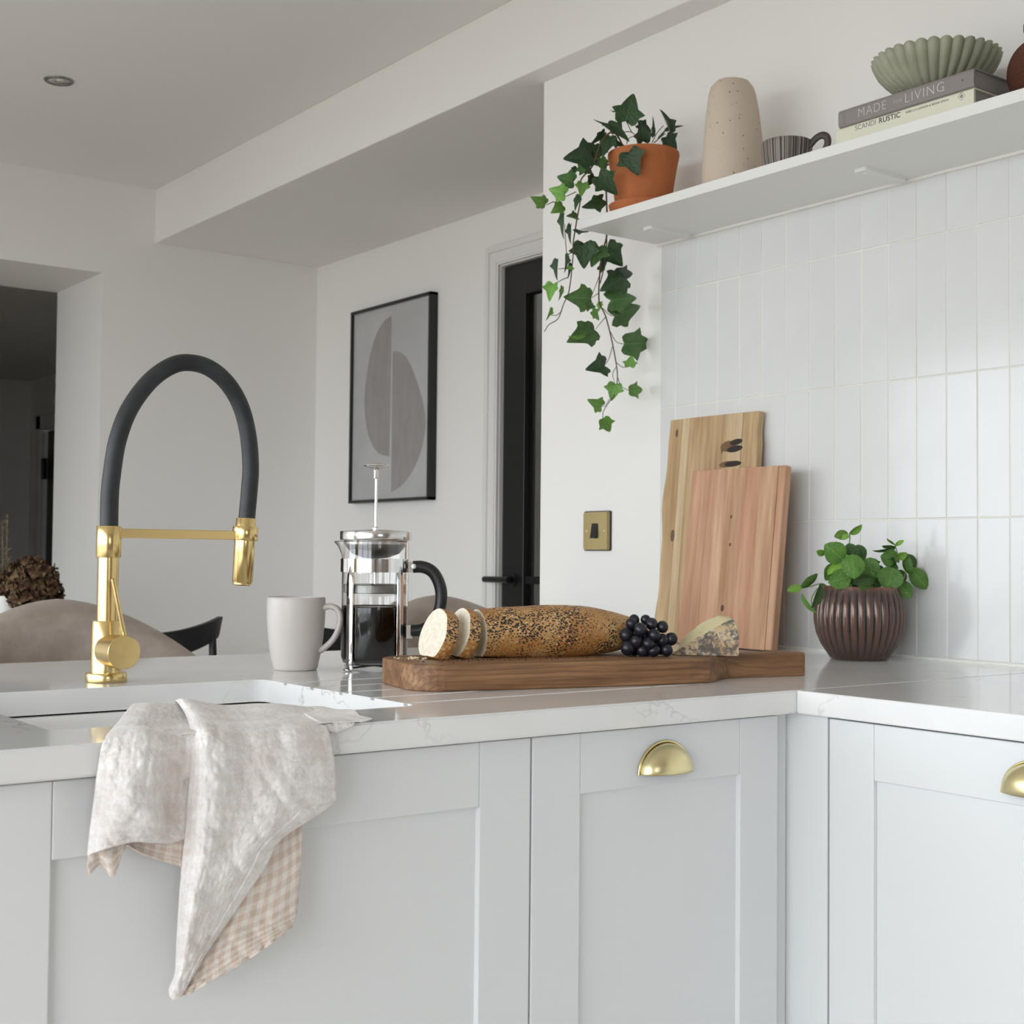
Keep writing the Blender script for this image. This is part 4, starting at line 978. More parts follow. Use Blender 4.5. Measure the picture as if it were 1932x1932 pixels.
for row in '''b 815 235 665 262 .75 .9 0;b 830 235 965 140 .55 .8 0;b 820 245 740 290 .7 .9 -.01;m 760 545 560 375 .95 1 -.02;b 535 475 450 435 .8 1 -.01;m 860 470 885 725 .95 1 -.05;d 890 370 985 540 .85 1 .01;d 795 355 910 520 .7 .9 -.01
m 1040 515 1115 755 .8 1 -.02;m 640 590 555 765 .75 .9 -.02;b 745 555 585 690 .6 .8 -.02;m 840 730 600 800 .85 1 -.05;d 880 790 1110 750 .75 .9 -.03;m 1340 630 1270 865 1.1 1 -.04;m 1375 520 1215 500 1.25 1 -.02
d 1370 400 1120 432 .25 .4 -.02;m 1360 375 1265 312 .5 .6 0;b 1360 365 1452 306 .55 .7 .0;b 1380 515 1495 465 .8 .9 -.01;d 1500 470 1605 605 .7 .8 .015;m 1485 490 1505 690 .65 .9 -.01;m 1555 640 1745 862 .65 1 .0
m 1400 800 1535 970 .85 1 -.015;b 265 860 110 895 .6 .9 -.03;m 270 875 452 735 .5 .8 -.03;d 490 830 405 1085 .45 .7 -.045;m 268 935 418 1155 .35 .6 -.05;m 1140 880 950 850 .5 .6 -.06;d 1160 600 1170 780 .9 1 0;d 1200 690 1150 850 .9 1 -.01
d 760 690 660 680 .9 1 .0;d 1420 650 1450 800 .8 1 .0;d 900 700 960 860 .9 1 -.01;m 1370 410 1230 400 .6 .7 -.01;d 1040 650 980 850 .9 1 .01;d 1000 760 1180 840 .8 .9 -.02;m 860 830 720 870 .8 .9 -.04;m 1150 570 1185 560 .8 1 0
m 1360 450 1400 560 .7 .9 .01;d 800 620 850 850 .9 1 .0;b 690 620 660 660 .8 1 -.01;m 470 830 540 840 .6 .8 -.03'''.replace('\n', ';').split(';'):
    kd, a, b, c, e, wd, nr, off = row.split()
    p0 = on_d(*R3(float(a), float(b)), dH + float(off)); p1 = on_d(*R3(float(c), float(e)), dH + float(off) - rl.uniform(0, .012))
    for p in (p0, p1): p.x = min(p.x, XW - .006)
    p1 = p0 + (p1 - p0) * 1.10
    p1.x = min(p1.x, XW - .006)
    leaf_at(herb, 'n' + kd, p0, p1, float(wd) * 1.12, narrow=float(nr))
for q in range(26):
    cx_ = rl.uniform(620, 1420); cy_ = rl.uniform(640, 840); an = rl.uniform(0, 2 * PI); ln_ = rl.uniform(110, 190)
    p0 = on_d(*R3(cx_, cy_), dH + rl.uniform(-.03, .03)); p1 = on_d(*R3(cx_ + ln_ * math.cos(an), min(855, cy_ + .8 * ln_ * math.sin(an))), dH + rl.uniform(-.04, .03))
    for p in (p0, p1): p.x = min(p.x, XW - .008)
    leaf_at(herb, rl.choice(('nd', 'nd', 'nm')), p0, p1, rl.uniform(.8, 1.05), narrow=rl.uniform(.6, 1))
for pts in ([(900, 880), (800, 600), (830, 300), (825, 225)], [(1250, 880), (1350, 650), (1390, 480), (1360, 360)], [(620, 880), (500, 820), (370, 850), (260, 870)], [(700, 870), (760, 720), (740, 480)], [(1350, 870), (1450, 780), (1500, 620), (1490, 480)], [(1000, 880), (1030, 700), (1050, 520)], [(450, 870), (380, 1000), (410, 1150)], [(1380, 510), (1500, 560), (1570, 650)], [(1340, 860), (1420, 810)]):
    P = catmull([on_d(*R3(*p), dH - .005) for p in pts], 5)
    for p in P: p.x = min(p.x, XW - .004)
    obj('stem', tube(P, .0010, 6), M['mintstem'], herb, smooth=80)

# ------------------------------------------------------------------ things on the shelf
def mk_speckle():
    m, t, b = nt('speckled_stoneware'); v = coords(t)
    vo = N(t, 'ShaderNodeTexVoronoi'); vo.inputs['Scale'].default_value = 75; L(t, v, vo.inputs['Vector'])
    sep = N(t, 'ShaderNodeSeparateColor'); L(t, vo.outputs['Color'], sep.inputs[0])
    f = math_(t, 'MULTIPLY', math_(t, 'LESS_THAN', vo.outputs['Distance'], .13), math_(t, 'GREATER_THAN', sep.outputs[0], .45))
    vo2 = N(t, 'ShaderNodeTexVoronoi'); vo2.inputs['Scale'].default_value = 190; L(t, v, vo2.inputs['Vector'])
    f2 = math_(t, 'MULTIPLY', math_(t, 'LESS_THAN', vo2.outputs['Distance'], .16), .4)
    c = mix(t, f2, (.60, .50, .40), (.40, .31, .23)); c = mix(t, math_(t, 'MULTIPLY', f, .75), c, (.14, .10, .08))
    L(t, c, b.inputs['Base Color']); b.inputs['Roughness'].default_value = .8; bump(t, noise_out(t, v, 60, 3), b, .1, .001); return m
M['speckle'] = mk_speckle()
VP_ = Vector((1.918, 1.846, SH1))
vs = thing('stoneware_vase', 'tall tapered speckled beige vase standing next to the ivy pot', 'vase', VP_)
def vr(a, i): return 1 + VB[i] * (.10 * math.cos(a - 2.2) + .07 * math.cos(2 * a + .5))
VB = [0, .1, .2, .3, .4, .5, .7, 1, 1.2, 1.2, 1, .5, 0]
obj('body', lathe([(0, 0), (.056, 0), (.0595, .004), (.0600, .03), (.0585, .070), (.0550, .118), (.0495, .166), (.0440, .198), (.0395, .212), (.030, .2235), (.0265, .221), (.034, .19), (0, .15)], 64, VP_, vr), M['speckle'], vs, smooth=60)
def mk_stripe():
    m, t, b = nt('striped_stoneware'); v = coords(t)
    sep = N(t, 'ShaderNodeSeparateXYZ'); L(t, v, sep.inputs[0])
    an = math_(t, 'ARCTAN2', sep.outputs[1], sep.outputs[0]); nz = noise_out(t, v, 40, 3)
    a2 = math_(t, 'ADD', math_(t, 'MULTIPLY', an, 1.0), math_(t, 'MULTIPLY', nz, .03))
    cb_ = N(t, 'ShaderNodeCombineXYZ'); L(t, math_(t, 'MULTIPLY', a2, 8), cb_.inputs[0])
    n = noise_out(t, cb_.outputs[0], 1.5, 2)
    L(t, ramp(t, n, [(.46, (.045, .035, .03)), (.54, (.33, .28, .25))]), b.inputs['Base Color']); b.inputs['Roughness'].default_value = .6; return m
M['stripe'] = mk_stripe()
CPp = Vector((1.893, 1.690, SH1))
cup = thing('striped_cup', 'small brown striped stoneware cup with loop handle on the shelf', 'cup', CPp, Matrix.Identity(3))
obj('body', lathe([(0, 0), (.036, 0), (.040, .003), (.044, .027), (.0465, .053), (.0465, .0605), (.0450, .062), (.0430, .058), (.040, .01), (0, .006)], 56), M['stripe'], cup, local=True, smooth=60)
ch_ = Vector((.30, -.95, 0)).normalized()
hp = [CPp + ch_ * x + Vector((0, 0, z)) for x, z in ((.0445, .049), (.056, .060), (.068, .0645), (.078, .059), (.079, .046), (.070, .032), (.056, .023), (.043, .019))]
obj('handle', tube(catmull(hp, 6), .0042, 10, sx=1.6), basic('brown_glaze', (.075, .055, .045), .5), cup, smooth=80)

# books
BKX, BY0, BY1, BXB = 1.835, 1.2555, 1.5250, 2.018
def book(name, label, z0, z1, y0, y1, cover, groupn='stacked books on the shelf', x0=BKX):
    t = thing(name, label, 'book', (x0, (y0 + y1) / 2, z0), group=groupn)
    cv = .0028
    obj('cover', boxes((x0 + .004, BXB, y0, y1, z0, z0 + cv), (x0 + .004, BXB, y0, y1, z1 - cv, z1)), cover, t, bevel=.0006)
    sp_ = prism([(x0 + .0045, z0), (x0 + .0012, z0 + .002), (x0, z0 + .006), (x0, z1 - .006), (x0 + .0012, z1 - .002), (x0 + .0045, z1)], lambda x, z: (x, y0, z), lambda x, z: (x, y1, z))
    spn = obj('spine', sp_, cover, t)
    pg_ = boxes(*[(x0 + .005, BXB - .004, y0 + .003, y1 - .003, z0 + cv + (z1 - z0 - 2 * cv) * q / 8 + .0002, z0 + cv + (z1 - z0 - 2 * cv) * (q + 1) / 8) for q in range(8)])
    obj('pages', pg_, M['paper'], t)
    return t, spn
def text(parent, s, size, y, z, mat, x, bold=0.0, sxx=1.0, name='lettering', xs=None, al='LEFT'):
    cu = bpy.data.curves.new(name, 'FONT'); cu.body = s; cu.size = size; cu.extrude = .00012; cu.offset = bold; cu.align_x = al; cu.space_character = sxx
    o = bpy.data.objects.new(name, cu); COL.objects.link(o)
    dg = bpy.context.evaluated_depsgraph_get(); dg.update()
    me = bpy.data.meshes.new_from_object(o.evaluated_get(dg)); bpy.data.objects.remove(o); me.materials.clear(); me.materials.append(mat)
    return share(name, me, parent, M=frame_mat(Vector((0, -1, 0)) * (xs or 1), (0, 0, 1), (-1, 0, 0), (x - .0001, y, z)))
zb1 = 1.8125; zb2 = 1.8430
bk1, sp1 = book('book', 'cream book lying at the bottom of the pair under the ribbed bowl', SH1 + .0002, zb1 - .0003, BY0, BY1 + .002, M['creambook'])
bk2, sp2 = book('book', 'taupe book with pale lettering stacked on the cream book', zb1, zb2, BY0, BY1 - .003, M['taupebook'])
def sy(px, py): p = on_x(px, py, BKX); return p.y, p.z
y_, z_ = sy(1618, 226); text(sp2, 'MADE', .0215, y_, 1.8208, M['palefoil'], BKX, -.0004, 1.12, xs=.96)
y_, z_ = sy(1686, 200); text(sp2, 'FOR', .0085, y_, 1.8245, M['palefoil'], BKX, -.0002, 1.15)
y_, z_ = sy(1706, 195); text(sp2, 'LIVING', .0225, y_, 1.8205, M['palefoil'], BKX, -.0004, 1.14)
obj('ornament', boxes(*[(BKX - .0002, BKX + .0003, sy(1591 + a * 3.2, 225)[0] - .0006, sy(1591 + a * 3.2, 225)[0] + .0006, 1.8165 + .0034 * q, 1.8180 + .0034 * q) for a in (0, 1) for q in range(7)]), M['greyink'], sp2)
yq = sy(1816, 150)[0]; obj('emblem', lathe([(0, 0), (.0022, 0), (.0022, .0002), (0, .0002)], 14), M['greyink'], sp2, M=frame_mat((0, 0, 1), (0, 1, 0), (-1, 0, 0), (BKX, yq, 1.828)) )
y_, z_ = sy(1613, 247); text(sp1, 'SCANDI', .0122, y_, 1.7998, M['greyink'], BKX, -.0001, 1.0)
y_, z_ = sy(1658, 235); text(sp1, 'RUSTIC', .0125, y_, 1.7998, M['ink'], BKX, .00016, 1.06)
y_, z_ = sy(1709, 215); text(sp1, 'REBECCA LAWSON & REENA SIMON', .0048, y_, 1.8025, M['ink'], BKX, 0.0, 1.05)
yq = sy(1814, 181)[0]; zq = 1.8030
dm = bmn()
for r_o, r_i in ((.0068, .0063),):
    for q in range(4):
        a, b = q * PI / 2, (q + 1) * PI / 2
        vv = [bm_ for bm_ in ((r_o * math.cos(a), r_o * math.sin(a)), (r_o * math.cos(b), r_o * math.sin(b)), (r_i * math.cos(b), r_i * math.sin(b)), (r_i * math.cos(a), r_i * math.sin(a)))]
        prism([(yq - u, zq + v) for u, v in vv], lambda y, z: (BKX - .0002, y, z), lambda y, z: (BKX + .0003, y, z), bm=dm)
for (u, v) in ((0, .0018), (.0018, 0), (0, -.0018), (-.0018, 0)):
    prism([(yq - u + a, zq + v + b) for a, b in ((.0013, 0), (0, .0013), (-.0013, 0), (0, -.0013))], lambda y, z: (BKX - .0002, y, z), lambda y, z: (BKX + .0003, y, z), bm=dm)
obj('emblem', dm, M['ink'], sp1)

# ribbed bowl
BWp = Vector((1.913, 1.381, zb2 + .0003))
bw = thing('ribbed_bowl', 'sage green scalloped bowl standing on the two stacked books', 'bowl', BWp)
M['sage'] = basic('sage_glaze', (.335, .345, .255), .55, nscale=50, nstr=.1, var=.14, vscale=22)
rbw = lambda a, i: 1 + BWB[i] * (abs(math.cos(a * 16)) ** .8 - .5)
bpr = [(r_ * .955, z_ * .66) for r_, z_ in [(0, .0), (.040, 0), (.048, .004), (.064, .018), (.084, .042), (.098, .066), (.1050, .086), (.1075, .0985), (.1055, .1000), (.1025, .0985), (.092, .070), (.070, .036), (.040, .012), (0, .008)]]
BWB = [0, .02, .04, .06, .065, .065, .065, .06, .06, .06, .04, .03, 0, 0]
me_b = lathe(bpr, 32 * 8, BWp, rbw)
for v in me_b.verts:
    dz = v.co.z - BWp.z
    if dz > .04:
        a = math.atan2(v.co.y - BWp.y, v.co.x - BWp.x); v.co.z += (dz - .04) / .026 * .0035 * (abs(math.cos(a * 16)) ** .8 - .5)
obj('body', me_b, M['sage'], bw, smooth=80)
# rust vase at the frame edge
RVp = Vector((1.915, 1.185, SH1))
rvs = thing('rust_vase', 'dark rust ribbed vase cut off by the right frame edge', 'vase', RVp)
prf = [(0, 0), (.030, 0)]
for q in range(61):
    a = -PI / 2 + .55 + (PI - .95) * q / 60; prf.append((.054 * math.cos(a) + (.0010 * math.cos(q * PI)), .056 + .056 * math.sin(a)))
prf += [(.022, .108), (.026, .114), (.030, .124), (.030, .134), (.026, .142), (.018, .148), (.014, .158), (.014, .175), (.017, .180), (.012, .178), (0, .17)]
obj('body', lathe(prf, 56, RVp), M['rust'], rvs, smooth=30)

# ------------------------------------------------------------------ velvet counter stools behind the peninsula
def mk_velvet():
    m, t, b = nt('taupe_velvet'); v = coords(t); n = noise_out(t, v, 9, 5, .65)
    L(t, ramp(t, n, [(.32, (.27, .215, .18)), (.5, (.335, .275, .235)), (.68, (.41, .35, .305))]), b.inputs['Base Color'])
    b.inputs['Roughness'].default_value = .95; b.inputs['Sheen Weight'].default_value = .35; b.inputs['Sheen Roughness'].default_value = .4
    bump(t, noise_out(t, v, 60, 4), b, .1, .003); return m
M['velvet'] = mk_velvet()
def stool(cx, cy, label):
    t = thing('counter_stool', label, 'stool', (cx, cy, 0), group='velvet counter stools at the breakfast bar')
    bm = bmn(); NU, NV = 40, 14; outer, inner = [], []
    for i in range(NU + 1):
        a = math.radians(-112 + 224 * i / NU); f = abs(a) / math.radians(112)
        ztop = .986 - .150 * (1 - math.cos(min(1, f * 1.05) * PI)) / 2 * 1.25 - .03 * f
        ex = math.sin(a); ey = math.cos(a)
        ro, ri_ = [], []
        for j in range(NV + 1):
            q = j / NV; z = .60 + (ztop - .60) * q
            rx = .245 + .050 * q ** .8; ry = .205 + .035 * q ** .8; th = .044 * (1 - max(0, (q - .86) / .14) ** 2.5 * .98) + .0008
            th *= 1 - max(0, (f - .9) / .1) ** 2 * .6
            px_, py_ = cx + ex * rx, cy - .0 + ey * ry
            ro.append(bm.verts.new((px_, py_, z))); ri_.append(bm.verts.new((px_ - ex * th, py_ - ey * th, z)))
        outer.append(ro); inner.append(ri_)
    for g, fl in ((outer, 0), (inner, 1)):
        for i in range(NU):
            for j in range(NV): bm.faces.new((g[i][j], g[i + 1][j], g[i + 1][j + 1], g[i][j + 1]))
    for i in range(NU):
        bm.faces.new((outer[i][NV], outer[i + 1][NV], inner[i + 1][NV], inner[i][NV])); bm.faces.new((outer[i][0], outer[i + 1][0], inner[i + 1][0], inner[i][0]))
    for i in (0, NU):
        for j in range(NV): bm.faces.new((outer[i][j], inner[i][j], inner[i][j + 1], outer[i][j + 1]))
    obj('backrest', bm, M['velvet'], t, smooth=70)
    obj('seat', lathe([(0, .575), (.19, .575), (.208, .59), (.212, .62), (.205, .648), (.18, .660), (0, .664)], 40, (cx, cy, 0)), M['velvet'], t, smooth=60)
    for sx_, sy_ in ((-1, -1), (1, -1), (1, 1), (-1, 1)):
        obj('leg', tube([(cx + sx_ * .13, cy + sy_ * .13, .58), (cx + sx_ * .20, cy + sy_ * .20, 0.001)], .010, 10), M['blackpaint'], t, smooth=50)
    obj('footrest', boxes((cx - .18, cx + .18, cy - .182, cy - .166, .20, .216), (cx - .18, cx + .18, cy + .166, cy + .182, .20, .216)), M['blackpaint'], t)
stool(.876, 2.365, 'taupe velvet counter stool behind the brass tap')
stool(1.728, 2.345, 'taupe velvet counter stool behind the coffee press and bread')

# ------------------------------------------------------------------ dining table, black chairs, dried flowers
DTX0, DTX1, DTY0, DTY1 = .45, 1.72, 4.14, 4.74
tb = thing('dining_table', 'oak dining table behind the counter stools, under the dried flowers', 'table', (1.1, 4.3, 0))
obj('table_top', B(DTX0, DTX1, DTY0, DTY1, .72, .75), M['tabletop'], tb, bevel=.004)
for x_ in (DTX0 + .07, DTX1 - .05):
    for y_ in (DTY0 + .07, DTY1 - .07): obj('leg', B(x_ - .03, x_ + .03, y_ - .03, y_ + .03, 0.001, .72), M['tabletop'], tb, bevel=.003)
def chair(cx, cy, label, z=.888):
    t = thing('dining_chair', label, 'chair', (cx, cy, 0), group='black dining chairs at the table')
    obj('seat', prism(roundrect(cx - .21, cx + .21, cy, cy + .40, .05, 5), lambda x, y: (x, y, .44), lambda x, y: (x, y, .465)), M['blackwood'], t, bevel=.004)
    bm = bmn(); n = 24; top, bot = [], []
    for i in range(n + 1):
        s_ = -1 + 2 * i / n; x = cx + s_ * .245; y = cy + .02 + .085 * abs(s_) ** 2.2
        zt_2 = z - .040 * (1 - abs(s_) ** 1.6); hgt = .062 + .022 * abs(s_) ** 3 * 0
        zb_2 = zt_2 - .075 + .020 * abs(s_) ** 2
        ny = .009
        top.append([bm.verts.new((x, y - ny, zt_2)), bm.verts.new((x - .012 * s_, y + ny, zt_2))]); bot.append([bm.verts.new((x - .012 * max(0, abs(s_) - .9) * 10 * s_, y - ny, zb_2)), bm.verts.new((x - .02 * s_, y + ny, zb_2))])
    for i in range(n):
        bm.faces.new((top[i][0], top[i + 1][0], bot[i + 1][0], bot[i][0])); bm.faces.new((top[i][1], top[i + 1][1], bot[i + 1][1], bot[i][1]))
        bm.faces.new((top[i][0], top[i + 1][0], top[i + 1][1], top[i][1])); bm.faces.new((bot[i][0], bot[i + 1][0], bot[i + 1][1], bot[i][1]))
    for i in (0, n): bm.faces.new((top[i][0], top[i][1], bot[i][1], bot[i][0]))
    obj('top_rail', bm, M['blackwood'], t, smooth=50, bevel=.003)
    for s_ in (-1, 1):
        obj('leg', tube([(cx + s_ * .20, cy + .073, z - .055), (cx + s_ * .195, cy + .03, .45), (cx + s_ * .20, cy - .03, 0.001)], [.011, .016, .013], 10), M['blackwood'], t, smooth=50)
        obj('leg', tube([(cx + s_ * .18, cy + .36, .445), (cx + s_ * .195, cy + .38, 0.001)], [.016, .012], 10), M['blackwood'], t, smooth=50)
chair(1.530, 3.70, 'black wooden dining chair, its rail end showing beside the left stool')
chair(2.180, 3.70, 'black wooden dining chair mostly hidden behind mug and coffee press', .880)
FV = on_y(14, 1130, 4.30); FV.z = .75
fv = thing('flower_vase', 'white vase of dried brown hydrangeas on the dining table', 'vase', FV)
obj('vase', lathe([(0, 0), (.045, 0), (.062, .03), (.072, .08), (.066, .13), (.050, .165), (.046, .190), (.042, .188), (.045, .16), (0, .1)], 40, FV), M['white'], fv, smooth=60)
M['petal1'] = basic('dried_petal_brown', (.095, .045, .022), .8, var=.5, vscale=30)
M['petal2'] = basic('dried_petal_olive', (.16, .11, .05), .8, var=.4, vscale=30)
M['pampas'] = basic('dry_grass', (.30, .23, .15), .9)
rf = random.Random(9)
def flower_head(c, R_, n, nm):
    bm = bmn()
    for q in range(n):
        d_ = Vector((rf.gauss(0, 1), rf.gauss(0, 1), rf.gauss(0, 1))).normalized(); p = c + d_ * R_ * rf.uniform(.72, 1.04) * Vector((1, 1, .85)).length / 1.65
        a = d_.orthogonal().normalized(); b = d_.cross(a); th = rf.uniform(0, PI)
        x = a * math.cos(th) + b * math.sin(th); y = d_.cross(x); sz = rf.uniform(.011, .019)
        v0 = bm.verts.new(p); ring = []
        for k_ in range(8):
            aa = PI / 4 * k_; rr = sz * (1 if k_ % 2 == 0 else .62)
            ring.append(bm.verts.new(p + x * rr * math.cos(aa) + y * rr * math.sin(aa) + d_ * (.006 * math.sin(aa * 2 + th) + .003)))
        for k_ in range(8):
            f_ = bm.faces.new((v0, ring[k_], ring[(k_ + 1) % 8])); f_.material_index = 1 if rf.random() < .3 else 0
    o = obj('flower_head', bm, [M['petal1'], M['petal2']], fv); o['kind'] = 'stuff'
def FP(px, py, y=4.15): return on_y(px, py, y + .15)
flower_head(FP(62, 1098, 4.10), .078, 260, 0); flower_head(FP(22, 1112, 4.17), .062, 180, 0); flower_head(FP(88, 1118, 4.14), .050, 130, 0); flower_head(FP(48, 1122, 4.06), .05, 130, 0)
for p in ((62, 1098), (22, 1112), (88, 1118)):
    obj('stem', tube([FV + Vector((0, 0, .12)), (FV + Vector((0, 0, .19)) + FP(*p)) / 2, FP(*p)], .0025, 6), M['stem'], fv)
for bx0, tx0, ty0 in ((6, 14, 970), (-4, 4, 985), (-14, -22, 960)):
    b0 = FV + Vector((0, 0, .15)); t0 = FP(tx0, ty0, 4.2); P = catmull([b0, (b0 * .6 + FP(bx0, 1090, 4.18) * .4), t0], 8)
    bm = tube(P, .0012, 5)
    for q in range(90):
        s_ = rf.uniform(.35, 1); p = b0.lerp(t0, s_); d_ = (Vector((rf.gauss(0, 1), rf.gauss(0, 1), rf.uniform(.6, 2)))).normalized()
        e = p + d_ * rf.uniform(.012, .03); sd = d_.orthogonal() * .0009
        bm.faces.new([bm.verts.new(p + sd), bm.verts.new(p - sd), bm.verts.new(e)])
    obj('grass_plume', bm, M['pampas'], fv)

# ------------------------------------------------------------------ tea towel
def cr1(p0, p1, p2, p3, t): return 0.5 * ((2 * p1) + (-p0 + p2) * t + (2 * p0 - 5 * p1 + 4 * p2 - p3) * t * t + (-p0 + 3 * p1 - 3 * p2 + p3) * t ** 3)
def sample(row, u):
    n = len(row) - 1; x = min(max(u, 0), 1) * n; i = min(int(x), n - 1); t = x - i
    g = lambda k_: row[k_] if 0 <= k_ <= n else (row[0] * 2 - row[1] if k_ < 0 else row[n] * 2 - row[n - 1])
    return cr1(g(i - 1), g(i), g(i + 1), g(i + 2), t)
def patch_eval(rows):
    R_ = [[Vector(c) for c in r] for r in rows]
    return lambda u, v: sample([sample(r, u) for r in R_], v)
tow = thing('tea_towel', 'crumpled white and beige checked tea towel draped over the sink edge', 'towel', (.66, YF, WT - .25))
def mk_towel(name, f, wht=(.88, .865, .855), bei=(.72, .60, .52), mott=.62):
    m, t, b = nt(name); uv = coords(t, 'UV')
    wob = N(t, 'ShaderNodeVectorMath', operation='MULTIPLY_ADD'); L(t, noise_out(t, uv, 8, 3, .6, out=1), wob.inputs[0]); wob.inputs[1].default_value = (.012, .012, 0); L(t, uv, wob.inputs[2])
    sep = N(t, 'ShaderNodeSeparateXYZ'); L(t, wob.outputs[0], sep.inputs[0])
    s1 = ramp(t, math_(t, 'ADD', math_(t, 'MULTIPLY', math_(t, 'SINE', math_(t, 'MULTIPLY', sep.outputs[0], 2 * PI / .0165)), .5), .5), [(.42, (0, 0, 0)), (.58, (.5, .5, .5))])
    s2 = ramp(t, math_(t, 'ADD', math_(t, 'MULTIPLY', math_(t, 'SINE', math_(t, 'MULTIPLY', sep.outputs[1], 2 * PI / .0165)), .5), .5), [(.42, (0, 0, 0)), (.58, (.5, .5, .5))])
    g = math_(t, 'ADD', s1, s2)
    ob = coords(t); mo = ramp(t, math_(t, 'ADD', math_(t, 'MULTIPLY', noise_out(t, ob, 22, 4, .6), .55), math_(t, 'MULTIPLY', noise_out(t, ob, 260, 4, .7), .45)), [(.43, (0, 0, 0)), (.60, (1, 1, 1))])
    c = mix(t, math_(t, 'MULTIPLY', g, f), wht, bei)
    c = mix(t, math_(t, 'MULTIPLY', mo, mott), c, (.66, .575, .54))
    L(t, c, b.inputs['Base Color']); b.inputs['Roughness'].default_value = .95; b.inputs['Sheen Weight'].default_value = .15
    wv = noise_out(t, coords(t, 'Object', (1, 1, 1)), 420, 2); w2 = noise_out(t, ob, 110, 5, .65)
    bump(t, math_(t, 'ADD', math_(t, 'MULTIPLY', wv, .5), w2), b, .5, .0018); return m
M['towel'] = mk_towel('towel_outer', .30); M['towel_in'] = mk_towel('towel_inner', .95, (.86, .80, .74), (.67, .53, .43), .25)
def Y_(l, y): return [(a, b, y) for a, b in l]
def mixY(l, ys): return [(a, b, y) for (a, b), y in zip(l, ys)]
T_rows = [Y_([(334, 1345), (372, 1343), (440, 1342), (520, 1345), (592, 1350)], 1.368),
          mixY([(332, 1322), (352, 1319), (420, 1331), (515, 1328), (585, 1335)], (1.342, 1.335, 1.338, 1.34, 1.34)),
          mixY([(352, 1352), (378, 1350), (448, 1354), (520, 1351), (602, 1350)], (1.288, 1.278, 1.284, 1.285, 1.285)),
          mixY([(361, 1390), (392, 1384), (465, 1382), (540, 1375), (618, 1374)], (1.232, 1.214, 1.222, 1.220, 1.222)),
          mixY([(361, 1440), (396, 1440), (470, 1434), (550, 1430), (630, 1430)], (1.226, 1.202, 1.214, 1.207, 1.219)),
          mixY([(355, 1500), (395, 1500), (470, 1500), (550, 1498), (633, 1490)], (1.226, 1.200, 1.213, 1.203, 1.222)),
          mixY([(351, 1560), (392, 1558), (455, 1552), (530, 1540), (624, 1520)], (1.226, 1.200, 1.209, 1.205, 1.219)),
          mixY([(344, 1622), (385, 1620), (430, 1612), (480, 1600), (530, 1583)], (1.226, 1.201, 1.207, 1.205, 1.217)),
          mixY([(339, 1692), (370, 1688), (408, 1676), (450, 1658), (502, 1632)], (1.226, 1.203, 1.207, 1.207, 1.216)),
          mixY([(334, 1772), (354, 1768), (378, 1757), (406, 1742), (441, 1722)], (1.227, 1.207, 1.209, 1.211, 1.217)),
          mixY([(331, 1835), (342, 1832), (354, 1825), (368, 1815), (386, 1802)], (1.228, 1.213, 1.213, 1.215, 1.219)),
          mixY([(319, 1866), (322, 1882), (331, 1887), (341, 1879), (352, 1862)], (1.226, 1.219, 1.217, 1.217, 1.220))]
L_rows = [Y_([(262, 1348), (285, 1346), (310, 1345), (336, 1344), (365, 1342)], 1.366),
          mixY([(252, 1329), (282, 1327), (308, 1328), (338, 1330), (362, 1332)], (1.34, 1.338, 1.338, 1.342, 1.345)),
          mixY([(224, 1362), (262, 1360), (298, 1362), (330, 1362), (366, 1358)], (1.282, 1.276, 1.28, 1.29, 1.30)),
          mixY([(195, 1400), (240, 1393), (285, 1390), (330, 1390), (372, 1388)], (1.2265, 1.218, 1.216, 1.226, 1.2295)),
          mixY([(185, 1450), (230, 1448), (282, 1442), (318, 1444), (372, 1440)], (1.2262, 1.208, 1.206, 1.225, 1.2275)),
          mixY([(176, 1520), (222, 1518), (282, 1515), (312, 1518), (366, 1515)], (1.2262, 1.204, 1.202, 1.226, 1.2275)),
          mixY([(169, 1575), (212, 1570), (285, 1562), (312, 1568), (360, 1572)], (1.2262, 1.203, 1.200, 1.222, 1.2275)),
          mixY([(165, 1614), (205, 1600), (250, 1589), (292, 1590), (322, 1592)], (1.222, 1.206, 1.202, 1.206, 1.226))]
L2_rows = [mixY([(235, 1480), (275, 1480), (310, 1480), (350, 1480)], (1.232,) * 4), mixY([(235, 1550), (275, 1555), (310, 1560), (350, 1560)], (1.230,) * 4),
           mixY([(236, 1590), (268, 1598), (302, 1607), (350, 1615)], (1.224, 1.222, 1.226, 1.229)), mixY([(240, 1594), (266, 1610), (300, 1622), (350, 1638)], (1.218, 1.217, 1.222, 1.226))]
L3_rows = [mixY([(170, 1560), (195, 1560), (218, 1556), (240, 1552)], (1.230,) * 4), mixY([(167, 1605), (190, 1598), (212, 1594), (238, 1588)], (1.226, 1.222, 1.222, 1.224)),
           mixY([(165, 1632), (188, 1618), (208, 1628), (236, 1598)], (1.217, 1.222, 1.216, 1.222)), mixY([(168, 1651), (190, 1632), (213, 1655), (233, 1604)], (1.215, 1.221, 1.214, 1.221))]
